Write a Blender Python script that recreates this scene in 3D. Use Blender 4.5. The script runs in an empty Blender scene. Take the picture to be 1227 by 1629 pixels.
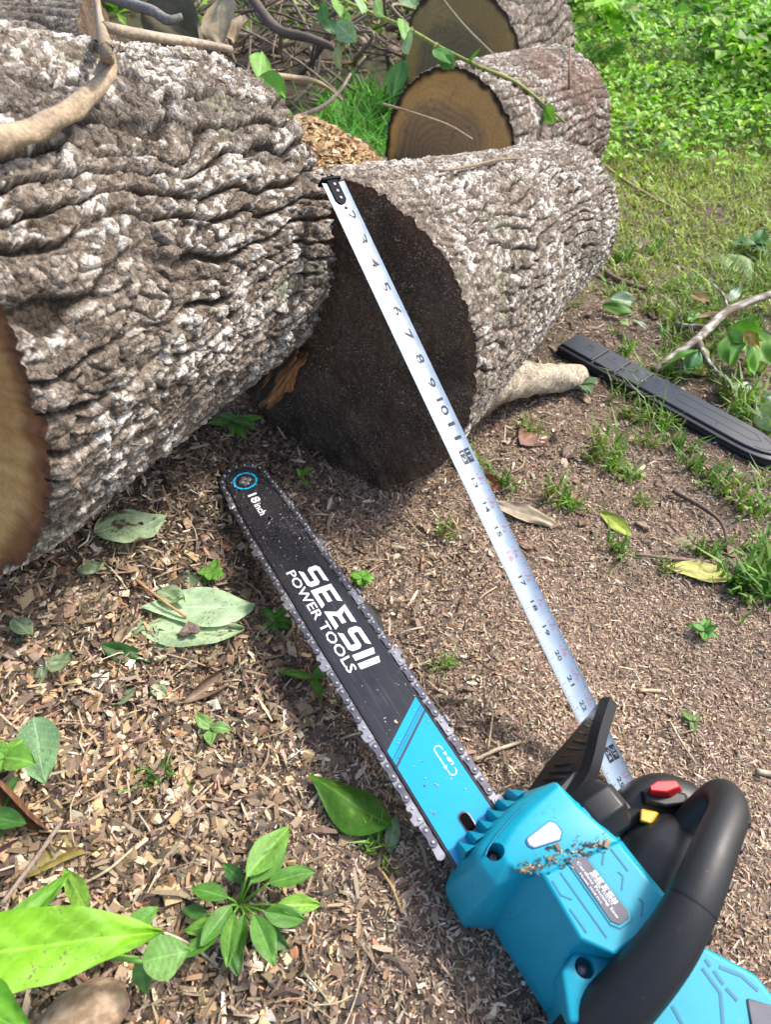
import bpy, math
import numpy as np
from mathutils import Vector, Matrix

R_ = math.radians
rng = np.random.default_rng(11)
sc = bpy.context.scene
COL = sc.collection

# ---------------------------------------------------------------- camera, sky, sun, exposure
FPX, CX, CY, CAMH, PITCH = 1100.0, 613.5, 814.5, 0.62, 47.0     # photograph is 1227 x 1629
cam = bpy.data.cameras.new('camera')
cam.sensor_fit = 'VERTICAL'; cam.sensor_height = 24.0
cam.lens = FPX / 1629.0 * 24.0
cam.clip_start = 0.01; cam.clip_end = 400
cam.dof.use_dof = True; cam.dof.focus_distance = 0.72; cam.dof.aperture_fstop = 7.5
camo = bpy.data.objects.new('camera', cam); COL.objects.link(camo)
camo.location = (0, 0, CAMH); camo.rotation_euler = (R_(90 - PITCH), 0, 0)
sc.camera = camo

SUN = np.array([0.60, 0.32, 0.73]); SUN = SUN / np.linalg.norm(SUN)
w = bpy.data.worlds.new('World'); sc.world = w; w.use_nodes = True
nt = w.node_tree; nt.nodes.clear()
sky = nt.nodes.new('ShaderNodeTexSky'); sky.sky_type = 'NISHITA'; sky.sun_disc = False
sky.sun_elevation = math.asin(SUN[2]); sky.sun_rotation = math.atan2(SUN[0], SUN[1])
sky.dust_density = 3.0; sky.air_density = 1.0
bg = nt.nodes.new('ShaderNodeBackground'); bg.inputs['Strength'].default_value = 0.15
out = nt.nodes.new('ShaderNodeOutputWorld')
nt.links.new(sky.outputs[0], bg.inputs[0]); nt.links.new(bg.outputs[0], out.inputs[0])
sl_ = bpy.data.lights.new('sun', 'SUN'); sl_.energy = 2.15; sl_.angle = R_(8.0); sl_.color = (1.0, 0.955, 0.88)
so = bpy.data.objects.new('sun', sl_); COL.objects.link(so); so.location = (2, 1, 4)
so.rotation_euler = Vector(SUN.tolist()).to_track_quat('Z', 'Y').to_euler()
sc.view_settings.view_transform = 'Standard'; sc.view_settings.look = 'None'
sc.view_settings.exposure = 1.1; sc.view_settings.gamma = 1.0
sc.cycles.max_bounces = 6; sc.cycles.diffuse_bounces = 3; sc.cycles.glossy_bounces = 3
sc.cycles.transmission_bounces = 3; sc.cycles.caustics_reflective = False; sc.cycles.caustics_refractive = False

# ---------------------------------------------------------------- noise
def _h(ix, iy, iz, s):
    n = (ix.astype(np.uint32) * np.uint32(374761393) + iy.astype(np.uint32) * np.uint32(668265263)
         + iz.astype(np.uint32) * np.uint32(2147483647) + np.uint32((s * 1274126177) & 0xffffffff))
    n = (n ^ (n >> np.uint32(13))) * np.uint32(1274126177)
    n = (n ^ (n >> np.uint32(16))) * np.uint32(2246822519)
    return ((n ^ (n >> np.uint32(15))) & np.uint32(0xffffff)).astype(np.float32) / np.float32(16777215.0)
def noise(x, y, z=None, s=0):
    """smooth value noise, about -1..1"""
    x = np.asarray(x, np.float32); y = np.asarray(y, np.float32)
    z = np.zeros_like(x) if z is None else np.asarray(z, np.float32)
    fx, fy, fz = np.floor(x), np.floor(y), np.floor(z)
    ix, iy, iz = fx.astype(np.int32), fy.astype(np.int32), fz.astype(np.int32)
    tx, ty, tz = x - fx, y - fy, z - fz
    tx, ty, tz = [t * t * (3 - 2 * t) for t in (tx, ty, tz)]
    r = 0
    for a in (0, 1):
        wx = tx if a else 1 - tx
        for b in (0, 1):
            wy = ty if b else 1 - ty
            for c in (0, 1):
                wz = tz if c else 1 - tz
                r = r + wx * wy * wz * _h(ix + a, iy + b, iz + c, s)
    return r * 2 - 1
def fbm(x, y, z=None, s=0, o=4, g=0.5):
    r = 0; a = 1.0; t = 0
    x = np.asarray(x, np.float32); y = np.asarray(y, np.float32)
    for k in range(o):
        f = 2.03 ** k
        r = r + a * noise(x * f, y * f, None if z is None else np.asarray(z) * f, s + k * 17); t += a; a *= g
    return r / t
def worley(x, y, s=0, j=0.95):
    x = np.asarray(x, np.float32); y = np.asarray(y, np.float32)
    ix, iy = np.floor(x).astype(np.int32), np.floor(y).astype(np.int32)
    f1 = np.full(x.shape, 9., np.float32); f2 = f1.copy(); rid = np.zeros(x.shape, np.float32)
    zz = np.zeros_like(ix)
    for a in (-1, 0, 1):
        for b in (-1, 0, 1):
            cx, cy = ix + a, iy + b
            px = cx + 0.5 + (_h(cx, cy, zz, s) - 0.5) * j; py = cy + 0.5 + (_h(cx, cy, zz, s + 5) - 0.5) * j
            d = np.hypot(px - x, py - y)
            m = d < f1
            f2 = np.where(m, f1, np.minimum(f2, d)); rid = np.where(m, _h(cx, cy, zz, s + 9), rid); f1 = np.where(m, d, f1)
    return f1, f2, rid
def plates(x, y, s=0, j=0.95):
    """worley cells with two random values and the offset from the cell's centre"""
    x = np.asarray(x, np.float32); y = np.asarray(y, np.float32)
    ix, iy = np.floor(x).astype(np.int32), np.floor(y).astype(np.int32); zz = np.zeros_like(ix)
    f1 = np.full(x.shape, 9., np.float32); f2 = f1.copy(); r1 = np.zeros_like(f1); r2 = r1.copy(); ox = r1.copy(); oy = r1.copy()
    for a in (-1, 0, 1):
        for b in (-1, 0, 1):
            cx, cy = ix + a, iy + b
            ex = x - (cx + 0.5 + (_h(cx, cy, zz, s) - 0.5) * j); ey = y - (cy + 0.5 + (_h(cx, cy, zz, s + 5) - 0.5) * j)
            d = np.maximum(np.abs(ex), np.abs(ey)) * .6 + np.hypot(ex, ey) * .4; m = d < f1
            f2 = np.where(m, f1, np.minimum(f2, d)); r1 = np.where(m, _h(cx, cy, zz, s + 9), r1); r2 = np.where(m, _h(cx, cy, zz, s + 13), r2)
            ox = np.where(m, ex, ox); oy = np.where(m, ey, oy); f1 = np.where(m, d, f1)
    return f2 - f1, r1, r2, ox, oy
def sst(a, b, x):
    t = np.clip((x - a) / (b - a), 0, 1); return t * t * (3 - 2 * t)
def mix(a, b, t):
    t = np.asarray(t)[..., None]; return np.asarray(a) * (1 - t) + np.asarray(b) * t

# ---------------------------------------------------------------- camera geometry helpers (a pixel of the photograph -> a point on the ground)
_fw = np.array([0, math.cos(R_(PITCH)), -math.sin(R_(PITCH))]); _rt = np.array([1., 0, 0]); _up = np.cross(_rt, _fw)
EYE = np.array([0, 0, CAMH])
def ray(px, py): return _fw + _rt * ((px - CX) / FPX) - _up * ((py - CY) / FPX)

K2, S1 = 1.09, 0.85
LOG2 = dict(C=EYE + K2 * (np.array([-.058, .659, .187]) - EYE), R=.1865 * K2, az=R_(33.5), tilt=R_(-8))
LOG1 = dict(C=EYE + S1 * (np.array([-.243, .912, .202]) - EYE), R=.2 * S1, Rn=.235 * S1, L=.508 * S1, az=.436, tilt=-.21)
def axis_of(az, tilt): return np.array([math.sin(az) * math.cos(tilt), math.cos(az) * math.cos(tilt), math.sin(tilt)])
N1 = axis_of(LOG1['az'], LOG1['tilt']); N2 = axis_of(LOG2['az'], LOG2['tilt'])
L1A, L1B = LOG1['C'] - N1 * LOG1['L'], LOG1['C']

def ground_smooth(x, y):
    x = np.asarray(x, float); y = np.asarray(y, float)
    yy = np.clip(y, -3, 40)
    z = -.13 * (yy - .3) / (1 + np.maximum(yy - .3, 0) * .6) - .096 * np.tanh(x / .8)
    dx, dy = (L1B - L1A)[:2]; LL = math.hypot(dx, dy); dx /= LL; dy /= LL
    t = ((x - L1A[0]) * dx + (y - L1A[1]) * dy) / LL; d = (x - L1A[0]) * dy - (y - L1A[1]) * dx
    wgt = 1 / (1 + np.exp(np.clip((t - .8) / .1, -50, 50))) / (1 + np.exp(np.clip(-(t + .6) / .2, -50, 50)))
    z = z + .10 * wgt * np.exp(-np.maximum(d, 0) ** 2 / .02) * np.exp(-np.maximum(-d - .3, 0) ** 2 / .3)
    return z
def ground(x, y):
    z = ground_smooth(x, y)
    x = np.asarray(x, float); y = np.asarray(y, float)
    z = z + .007 * fbm(x * 7, y * 7, s=3, o=2) + .0035 * fbm(x * 38, y * 38, s=8, o=3)
    return z
def at(px, py, h=0.0):
    r = ray(px, py); ts = np.linspace(.15, 7, 4000)
    P = EYE + ts[:, None] * r
    b = P[:, 2] < ground_smooth(P[:, 0], P[:, 1]) + h
    k = int(np.argmax(b)) if b.any() else len(ts) - 1
    lo, hi = ts[max(k - 1, 0)], ts[k]
    for _ in range(25):
        m = (lo + hi) / 2; p = EYE + r * m
        if p[2] < ground_smooth(p[0], p[1]) + h: hi = m
        else: lo = m
    return EYE + r * hi
def gat(px, py, h=0.0):
    p = at(px, py, h); p[2] = float(ground(p[0], p[1])) + h; return p

# ---------------------------------------------------------------- object helpers
def thing(name, label, cat, loc=(0, 0, 0), group=None, matrix=None, kind=None):
    o = bpy.data.objects.new(name, None); COL.objects.link(o); o.empty_display_size = .02
    if matrix is not None: o.matrix_world = matrix
    else: o.location = [float(v) for v in loc]
    tag(o, label, cat, group, kind); return o
def tag(o, label=None, cat=None, group=None, kind=None):
    if label: o['label'] = label
    if cat: o['category'] = cat
    if group: o['group'] = group
    if kind: o['kind'] = kind
    return o
def mk(name, V, F, m, parent=None, smooth=True, tint=None, sharp=None, off=None, fmat=None):
    """one mesh object; F is an (n,k) array or a list of faces / arrays"""
    V = np.asarray(V, np.float32).reshape(-1, 3)
    if off is not None: V = V - np.asarray(off, np.float32)
    me = bpy.data.meshes.new(name)
    if isinstance(F, np.ndarray): F = [F]
    if len(F) and isinstance(F[0], np.ndarray) and F[0].ndim == 2:
        tot = np.concatenate([np.full(len(f), f.shape[1], np.int32) for f in F]); idx = np.concatenate([f.reshape(-1) for f in F]).astype(np.int32)
    else:
        tot = np.array([len(f) for f in F], np.int32); idx = np.array([i for f in F for i in f], np.int32)
    me.vertices.add(len(V)); me.vertices.foreach_set('co', V.reshape(-1))
    me.loops.add(len(idx)); me.loops.foreach_set('vertex_index', idx)
    st = np.concatenate([[0], np.cumsum(tot)[:-1]]).astype(np.int32)
    me.polygons.add(len(tot)); me.polygons.foreach_set('loop_start', st); me.polygons.foreach_set('loop_total', tot)
    me.polygons.foreach_set('use_smooth', np.full(len(tot), bool(smooth)))
    if tint is not None:
        a = me.color_attributes.new('tint', 'FLOAT_COLOR', 'POINT')
        c = np.ones((len(V), 4), np.float32); c[:, :3] = np.asarray(tint, np.float32)
        a.data.foreach_set('color', c.reshape(-1))
    me.update(calc_edges=True); me.validate()
    if sharp is not None: me.set_sharp_from_angle(angle=R_(sharp))
    for mm in (m if isinstance(m, (list, tuple)) else [m]): me.materials.append(mm)
    if fmat is not None: me.polygons.foreach_set('material_index', np.asarray(fmat, np.int32))
    o = bpy.data.objects.new(name, me); COL.objects.link(o)
    if parent is not None: o.parent = parent
    return o
def bevel(o, wdt, seg=2, ang=30):
    b = o.modifiers.new('bevel', 'BEVEL'); b.width = wdt; b.segments = seg; b.limit_method = 'ANGLE'; b.angle_limit = R_(ang)
    return o
class MB:
    """collects shapes into one mesh"""
    def __init__(s): s.v = []; s.f = []; s.n = 0; s.t = []
    def add(s, V, F, tint=None):
        V = np.asarray(V, float).reshape(-1, 3)
        s.v.append(V); s.f += [[int(i) + s.n for i in f] for f in F]; s.n += len(V)
        s.t.append(np.tile(np.asarray(tint if tint is not None else (1, 1, 1), float), (len(V), 1)) if tint is None or np.ndim(tint) == 1 else np.asarray(tint))
    def build(s, name, m, parent=None, off=None, tinted=False, **k):
        return mk(name, np.concatenate(s.v), s.f, m, parent, off=off, tint=np.concatenate(s.t) if tinted else None, **k)
def grid_faces(nu, nv, cu=False):
    """quads of a grid of nu rows x nv columns; cu closes the columns"""
    i = np.arange(nu - 1)[:, None]; j = np.arange(nv if cu else nv - 1)[None, :]; k = (j + 1) % nv
    return np.stack([i * nv + j, i * nv + k, (i + 1) * nv + k, (i + 1) * nv + j], -1).reshape(-1, 4)
def tube(path, rad, n=8, sub=0, wob=0, seed=0, cap=True):
    P = np.asarray(path, float); rr = np.broadcast_to(np.asarray(rad, float), (len(P),)).copy()
    if sub:
        P, rr = spline(P, rr, sub)
    T = np.gradient(P, axis=0); T /= np.linalg.norm(T, axis=1)[:, None] + 1e-9
    u = np.cross(T[0], [0, 0, 1.]) if abs(T[0][2]) < .9 else np.cross(T[0], [1., 0, 0]); u /= np.linalg.norm(u)
    A = np.arange(n) / n * 2 * math.pi; V = []
    for k in range(len(P)):
        u = u - T[k] * (u @ T[k]); u /= np.linalg.norm(u); v = np.cross(T[k], u)
        r = rr[k] * (1 + (wob * noise(A * 1.3 + seed, np.full(n, k * .45), s=seed) if wob else 0))
        V.append(P[k] + np.outer(np.cos(A) * r, u) + np.outer(np.sin(A) * r, v))
    V = np.concatenate(V); F = grid_faces(len(P), n, True).tolist()
    if cap: F += [list(range(n))[::-1], [(len(P) - 1) * n + i for i in range(n)]]
    return V, F
def spline(P, rr, sub):
    P = np.asarray(P, float); n = len(P); Q = np.concatenate([[2 * P[0] - P[1]], P, [2 * P[-1] - P[-2]]])
    out_, ro = [], []
    for i in range(n - 1):
        p0, p1, p2, p3 = Q[i:i + 4]
        for k in range(sub):
            t = k / sub
            out_.append(.5 * ((2 * p1) + (p2 - p0) * t + (2 * p0 - 5 * p1 + 4 * p2 - p3) * t * t + (3 * p1 - p0 - 3 * p2 + p3) * t ** 3))
            ro.append(rr[i] * (1 - t) + rr[i + 1] * t)
    out_.append(P[-1]); ro.append(rr[-1]); return np.array(out_), np.array(ro)
def loft(loops):
    n = len(loops[0]); V = np.concatenate([np.asarray(l, float) for l in loops])
    F = grid_faces(len(loops), n, True).tolist() + [list(range(n))[::-1], [(len(loops) - 1) * n + i for i in range(n)]]
    return V, F
def prism(poly, z0, z1):
    """extrude a 2D outline"""
    p = np.asarray(poly, float)
    if np.sum(p[:, 0] * np.roll(p[:, 1], -1) - np.roll(p[:, 0], -1) * p[:, 1]) < 0: p = p[::-1]
    return loft([np.c_[p, np.full(len(p), z0)], np.c_[p, np.full(len(p), z1)]])
def box(c, s, M=None):
    V = np.array([[x, y, z] for z in (-1, 1) for y in (-1, 1) for x in (-1, 1)], float) * np.asarray(s) / 2
    if M is not None: V = V @ np.asarray(M).T
    return V + np.asarray(c), [[0, 2, 3, 1], [4, 5, 7, 6], [0, 1, 5, 4], [2, 6, 7, 3], [0, 4, 6, 2], [1, 3, 7, 5]]

# ---------------------------------------------------------------- materials
class NT:
    def __init__(s, name):
        s.m = bpy.data.materials.new(name); s.m.use_nodes = True; s.t = s.m.node_tree; s.t.nodes.clear()
        s.o = s.n('ShaderNodeOutputMaterial'); s.p = s.n('ShaderNodeBsdfPrincipled'); s.l(s.p.outputs[0], s.o.inputs[0])
    def n(s, t, **k):
        nd = s.t.nodes.new(t)
        for a, v in k.items():
            if a in nd.inputs.keys() if not isinstance(a, int) else False:
                if hasattr(v, 'is_output'): s.l(v, nd.inputs[a])
                else: nd.inputs[a].default_value = v
            else: setattr(nd, a, v)
        return nd
    def l(s, a, b): s.t.links.new(a, b)
    def set(s, **k):
        for a, v in k.items():
            a = a.replace('_', ' ')
            if hasattr(v, 'is_output'): s.l(v, s.p.inputs[a])
            else: s.p.inputs[a].default_value = v
    def tex(s, scale, detail=4, rough=.55, coord='Object', dist=0):
        c = s.n('ShaderNodeTexCoord'); t = s.n('ShaderNodeTexNoise', Scale=scale, Detail=detail, Roughness=rough, Distortion=dist); s.l(c.outputs[coord], t.inputs['Vector']); return t.outputs['Fac']
    def ramp(s, fac, *stops):
        r = s.n('ShaderNodeValToRGB'); e = r.color_ramp.elements
        while len(e) < len(stops): e.new(.5)
        for k, (p, c) in enumerate(stops): e[k].position = p; e[k].color = (*c, 1) if np.ndim(c) else (c, c, c, 1)
        s.l(fac, r.inputs[0]); return r.outputs[0]
    def mixc(s, f, a, b, mode='MIX'):
        x = s.n('ShaderNodeMix', data_type='RGBA', blend_type=mode)
        for i, v in ((0, f), (6, a), (7, b)):
            if hasattr(v, 'is_output'): s.l(v, x.inputs[i])
            else: x.inputs[i].default_value = v if i == 0 else ((*v, 1) if len(v) == 3 else v)
        return x.outputs[2]
    def attr(s, name='tint'): return s.n('ShaderNodeAttribute', attribute_name=name).outputs['Color']
    def bump(s, h, strength=.5, dist=.002):
        b = s.n('ShaderNodeBump', Strength=strength, Distance=dist); s.l(h, b.inputs['Height']); s.l(b.outputs[0], s.p.inputs['Normal'])
def simple(name, col, rough=.5, metal=0, var=.12, scale=60, bump=0, bscale=300, bdist=.0006, **k):
    m = NT(name); f = m.tex(scale, 4)
    c = m.mixc(m.ramp(f, (.3, 0.), (.7, 1.)), tuple(np.array(col) * (1 - var)), tuple(np.array(col) * (1 + var)))
    m.set(Base_Color=c, Roughness=rough, Metallic=metal, **k)
    if bump: m.bump(m.tex(bscale, 3), bump, bdist)
    return m.m
def tinted(name, rough=.8, var=.35, scale=260, bump=.5, bdist=.0012, bscale=500, spec=.3, trans=0, dirt=0):
    m = NT(name); f = m.tex(scale, 5, .65)
    c = m.mixc(1.0, m.attr(), m.ramp(f, (.25, 1 - var), (.75, 1 + var)), 'MULTIPLY')
    if dirt:
        a = m.n('ShaderNodeMath', operation='MULTIPLY'); m.l(m.ramp(m.tex(420, 3, .6), (.56, 0.), (.64, 1.)), a.inputs[0]); m.l(m.ramp(m.tex(45, 3, .6, 'Object'), (.46, 0.), (.62, dirt)), a.inputs[1]); c = m.mixc(a.outputs[0], c, (.13, .09, .055))
    m.set(Base_Color=c, Roughness=rough, Specular_IOR_Level=spec)
    if bump: m.bump(m.tex(bscale, 4, .6), bump, bdist)
    if trans:
        t = m.n('ShaderNodeBsdfTranslucent'); m.l(m.mixc(1.0, c, (1.05, 1.25, .45), 'MULTIPLY'), t.inputs[0])
        x = m.n('ShaderNodeMixShader', Fac=trans); m.l(m.p.outputs[0], x.inputs[1]); m.l(t.outputs[0], x.inputs[2]); m.l(x.outputs[0], m.o.inputs[0])
    return m.m
def bark_mat():
    m = NT('bark'); co = m.n('ShaderNodeTexCoord'); nz = m.n('ShaderNodeTexNoise', Scale=90., Detail=3.); m.l(co.outputs['Object'], nz.inputs['Vector'])
    wv = m.n('ShaderNodeVectorMath', operation='MULTIPLY_ADD'); m.l(nz.outputs['Color'], wv.inputs[0]); wv.inputs[1].default_value = (.012, .012, .012); m.l(co.outputs['Object'], wv.inputs[2])
    v1 = m.n('ShaderNodeTexVoronoi', Scale=150.); v2 = m.n('ShaderNodeTexVoronoi', feature='DISTANCE_TO_EDGE', Scale=150.); v3 = m.n('ShaderNodeTexVoronoi', Scale=420.)
    for v in (v1, v2, v3): m.l(wv.outputs[0], v.inputs['Vector'])
    g1 = m.n('ShaderNodeRGBToBW'); m.l(v1.outputs['Color'], g1.inputs[0]); g3 = m.n('ShaderNodeRGBToBW'); m.l(v3.outputs['Color'], g3.inputs[0])
    c = m.mixc(1.0, m.attr(), m.ramp(g1.outputs[0], (.2, .78), (.8, 1.24)), 'MULTIPLY')
    c = m.mixc(1.0, c, m.ramp(g3.outputs[0], (.2, .72), (.8, 1.28)), 'MULTIPLY')
    c = m.mixc(1.0, c, m.ramp(v2.outputs['Distance'], (.0, .80), (.07, 1.)), 'MULTIPLY')
    c = m.mixc(1.0, c, m.ramp(m.tex(360, 5, .65), (.25, .7), (.75, 1.3)), 'MULTIPLY')
    m.set(Base_Color=c, Roughness=.9, Specular_IOR_Level=.2)
    a = m.n('ShaderNodeMath', operation='ADD'); m.l(m.ramp(v2.outputs['Distance'], (.0, 0.), (.12, .8)), a.inputs[0]); m.l(m.tex(600, 4, .6), a.inputs[1])
    b = m.n('ShaderNodeMath', operation='MULTIPLY_ADD'); m.l(g1.outputs[0], b.inputs[0]); b.inputs[1].default_value = .5; m.l(a.outputs[0], b.inputs[2])
    m.bump(b.outputs[0], .7, .0014); return m.m
M_BARK = bark_mat()
M_WOOD = tinted('sawn_wood', .75, .22, 240, .5, .001, 420)
def dark_face_mat():
    m = NT('dirty_sawn_end'); sp = m.ramp(m.tex(560, 2, .5), (.595, 0.), (.635, 1.)); s2 = m.ramp(m.tex(300, 3, .6), (.63, 0.), (.67, 1.)); cl = m.ramp(m.tex(38, 3), (.35, .15), (.65, 1.))
    c = m.mixc(1.0, m.attr(), m.ramp(m.tex(260, 5, .7), (.25, .45), (.75, 1.7)), 'MULTIPLY')
    a = m.n('ShaderNodeMath', operation='MAXIMUM'); m.l(sp, a.inputs[0]); m.l(s2, a.inputs[1]); b = m.n('ShaderNodeMath', operation='MULTIPLY'); m.l(a.outputs[0], b.inputs[0]); m.l(cl, b.inputs[1])
    c = m.mixc(b.outputs[0], c, m.mixc(m.tex(800, 1), (.30, .22, .15), (.66, .56, .45)))
    m.set(Base_Color=c, Roughness=.9, Specular_IOR_Level=.2); h = m.n('ShaderNodeMath', operation='ADD'); m.l(b.outputs[0], h.inputs[0]); m.l(m.tex(420, 4, .65), h.inputs[1]); m.bump(h.outputs[0], .8, .0016); return m.m
M_DIRTY = dark_face_mat()
M_CHIP = tinted('wood_chips', .75, .25, 500, 0)
M_GROUND = tinted('soil', .92, .5, 190, .9, .004, 420, .2)
M_LEAF = tinted('leaf', .50, .16, 160, .3, .0006, 260, .38, .30, .85)
M_DRY = tinted('dry_leaf', .6, .25, 140, .4, .0008, 300, .35, .08)
M_GRASS = tinted('grass', .5, .1, 60, 0, 0, 0, .35, .35)
M_TWIG = tinted('twig', .85, .45, 190, .9, .0014, 380)

# ---------------------------------------------------------------- lettering (font outlines turned to flat meshes once)
_tc = {}
def text2d(s, bold=0.0):
    if (s, bold) in _tc: return _tc[(s, bold)]
    cu = bpy.data.curves.new('t', 'FONT'); cu.body = s; cu.size = 1.0; cu.resolution_u = 2; cu.offset = bold
    o = bpy.data.objects.new('t', cu); COL.objects.link(o)
    me = bpy.data.meshes.new_from_object(o.evaluated_get(bpy.context.evaluated_depsgraph_get()))
    V = np.array([v.co[:2] for v in me.vertices]); F = [list(p.vertices) for p in me.polygons]
    bpy.data.objects.remove(o); bpy.data.curves.remove(cu); bpy.data.meshes.remove(me)
    V = V - V.min(0); _tc[(s, bold)] = (V, F); return V, F
def fit_text(s, width, height, bold=0.0):
    V, F = text2d(s, bold); return V / V.max(0) * [width, height], F
LOGO = {'S': [(1.0, 1.0), (.15, 1.0), (0, .87), (0, .53), (.12, .41), (.74, .41), (.74, .2), (.14, .2), (0, 0), (.85, 0), (1.0, .13), (1.0, .48), (.88, .6), (.26, .6), (.26, .8), (.86, .8)],
        'E': [(1, 1), (.88, .8), (.26, .8), (.26, .6), (.82, .6), (.82, .4), (.26, .4), (.26, .2), (.88, .2), (1, 0), (0, 0), (0, 1)],
        'Z': [(1, 1), (.88, .8), (.3, .8), (.46, .6), (.84, .6), (.84, .4), (.46, .4), (.3, .2), (.88, .2), (1, 0), (.02, 0), (.24, .5), (.02, 1)],
        'I': [(0, 0), (.27, 0), (.27, .9), (0, 1)], 'J': [(0, 0), (.27, 0), (.27, .88), (0, .98)]}
def logo2d(width, height, shear=.10):
    adv = dict(S=1.16, E=1.16, Z=1.16, I=.42, J=.3); x = 0; V = []; F = []
    for ch in 'SEZSIJ':
        p = np.array(LOGO[ch]); V.append(p + [x, 0]); k = sum(len(a) for a in V[:-1]); F.append(list(range(k, k + len(p)))[::-1] if False else list(range(k, k + len(p)))); x += adv[ch]
    V = np.concatenate(V); V[:, 0] += V[:, 1] * shear
    V -= V.min(0); return V / V.max(0) * [width, height], F
for _s in ['POWER TOOLS', '18', 'inch', 'Cordless Pruning Saw', 'Model: M18 Pro'] : text2d(_s, .012 if _s in ('18',) else 0)

# ================================================================ GROUND
def axis_coords(a, b, st, lo, hi, gr=1.12):
    c = list(np.arange(a, b, st)); s = st
    while c[-1] < hi: s *= gr; c.append(c[-1] + s)
    s = st
    while c[0] > lo: s *= gr; c.insert(0, c[0] - s)
    return np.array(c)
GXc, GYc = axis_coords(-.7, 1.0, .0055, -70, 70), axis_coords(.02, 1.3, .0055, -30, 90)
gx, gy = np.meshgrid(GXc, GYc); gx = gx.ravel(); gy = gy.ravel()
gz = ground(gx, gy)
def lawn_w(x, y): return sst(1.15, 1.95, y + .45 * (np.minimum(x, 2) - .6) + .28 * fbm(np.asarray(x) * 2.2, np.asarray(y) * 2.2, s=31, o=3)) * sst(.15, .6, np.asarray(x) + .3 * (np.asarray(y) - 1.2))
def dust_w(x, y): return sst(.55, .15, np.hypot((x - .16) / 1.0, (y - .42) / 1.15) + .12 * fbm(np.asarray(x) * 6, np.asarray(y) * 6, s=41, o=3))
def chip_w(x, y): return sst(-.02, -.14, x + .10 * (np.asarray(y) - .25) + .05 * fbm(np.asarray(x) * 9, np.asarray(y) * 9, s=51, o=2)) * sst(.85, .6, y)
lw, dw, cw = lawn_w(gx, gy), dust_w(gx, gy), chip_w(gx, gy)
c = mix((.105, .074, .054), (.15, .112, .085), sst(-.4, .5, fbm(gx * 11, gy * 11, s=61, o=4)))
c = mix(c, (.225, .16, .115), dw * .75)
c = mix(c, (.10, .072, .05), cw * .5)
c = mix(c, (.17, .17, .06), lw * sst(-.5, .4, fbm(gx * 5, gy * 5, s=71, o=4)) * .8)
c = mix(c, (.07, .11, .03), sst(3.2, 4.6, gy + .5 * np.abs(gx) * (gx < 0) + .4 * fbm(gx, gy, s=99, o=3)) * .9)
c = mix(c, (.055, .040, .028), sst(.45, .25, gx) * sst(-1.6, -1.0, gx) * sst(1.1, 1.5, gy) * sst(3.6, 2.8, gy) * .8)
c = c * (1 + .35 * fbm(gx * 60, gy * 60, s=81, o=2))[:, None]
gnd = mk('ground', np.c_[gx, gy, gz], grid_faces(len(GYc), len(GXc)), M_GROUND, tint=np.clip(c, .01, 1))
tag(gnd, 'bare brown soil of the yard strewn with sawdust and chips', 'ground', kind='structure')

# ---- flakes: thin bent slivers scattered on the ground
def slivers(P, L, W, yaw, tilt, roll, col, lift):
    """each sliver = two quads with a bend; vectorised"""
    n = len(P); bx = np.array([-.5, -.5, 0, 0, .5, .5]); by = np.array([-.5, .5, -.5, .5, -.5, .5]); bz = np.array([0, 0, 1, 1, 0, 0.])
    taper = np.array([.6, .6, 1, 1, .5, .5])
    X = bx[None] * L[:, None]; Y = by[None] * W[:, None] * taper[None]; Z = bz[None] * (L * rng.normal(0, .12, n))[:, None]
    cr, sr = np.cos(roll)[:, None], np.sin(roll)[:, None]; Y, Z = Y * cr - Z * sr, Y * sr + Z * cr
    ct, st = np.cos(tilt)[:, None], np.sin(tilt)[:, None]; X, Z = X * ct - Z * st, X * st + Z * ct
    cy, sy = np.cos(yaw)[:, None], np.sin(yaw)[:, None]; X, Y = X * cy - Y * sy, X * sy + Y * cy
    V = np.stack([X + P[:, :1], Y + P[:, 1:2], Z + P[:, 2:3] + lift[:, None]], -1).reshape(-1, 3)
    b = (np.arange(n) * 6)[:, None]
    F = np.concatenate([b + [0, 2, 3, 1], b + [2, 4, 5, 3]])
    return V, F, np.repeat(col, 6, 0)
def chips3d(P, L, W, T, yaw, tilt, roll, col, lift):
    n = len(P)
    B = np.array([[x, y, z] for z in (-.5, .5) for y in (-.5, .5) for x in (-.5, .5)])
    V = np.repeat(B[None], n, 0) + rng.normal(0, .13, (n, 8, 3)) * [1, 1, .25]
    V = V * np.stack([L, W, T], -1)[:, None]
    X, Y, Z = V[..., 0], V[..., 1], V[..., 2]
    cr, sr = np.cos(roll)[:, None], np.sin(roll)[:, None]; Y, Z = Y * cr - Z * sr, Y * sr + Z * cr
    ct, st = np.cos(tilt)[:, None], np.sin(tilt)[:, None]; X, Z = X * ct - Z * st, X * st + Z * ct
    cy, sy = np.cos(yaw)[:, None], np.sin(yaw)[:, None]; X, Y = X * cy - Y * sy, X * sy + Y * cy
    V = np.stack([X + P[:, :1], Y + P[:, 1:2], Z + P[:, 2:3] + lift[:, None]], -1).reshape(-1, 3)
    b = (np.arange(n) * 8)[:, None]
    F = np.concatenate([b + f for f in ([0, 2, 3, 1], [4, 5, 7, 6], [0, 1, 5, 4], [2, 6, 7, 3], [0, 4, 6, 2], [1, 3, 7, 5])])
    return V, F, np.repeat(col, 8, 0)
def palette(n, cols, p=None, jit=.18):
    cols = np.array(cols); k = rng.choice(len(cols), n, p=p); return np.clip(cols[k] * (1 + rng.normal(0, jit, (n, 1))) * (1 + rng.normal(0, .05, (n, 3))), .01, .9)
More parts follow.
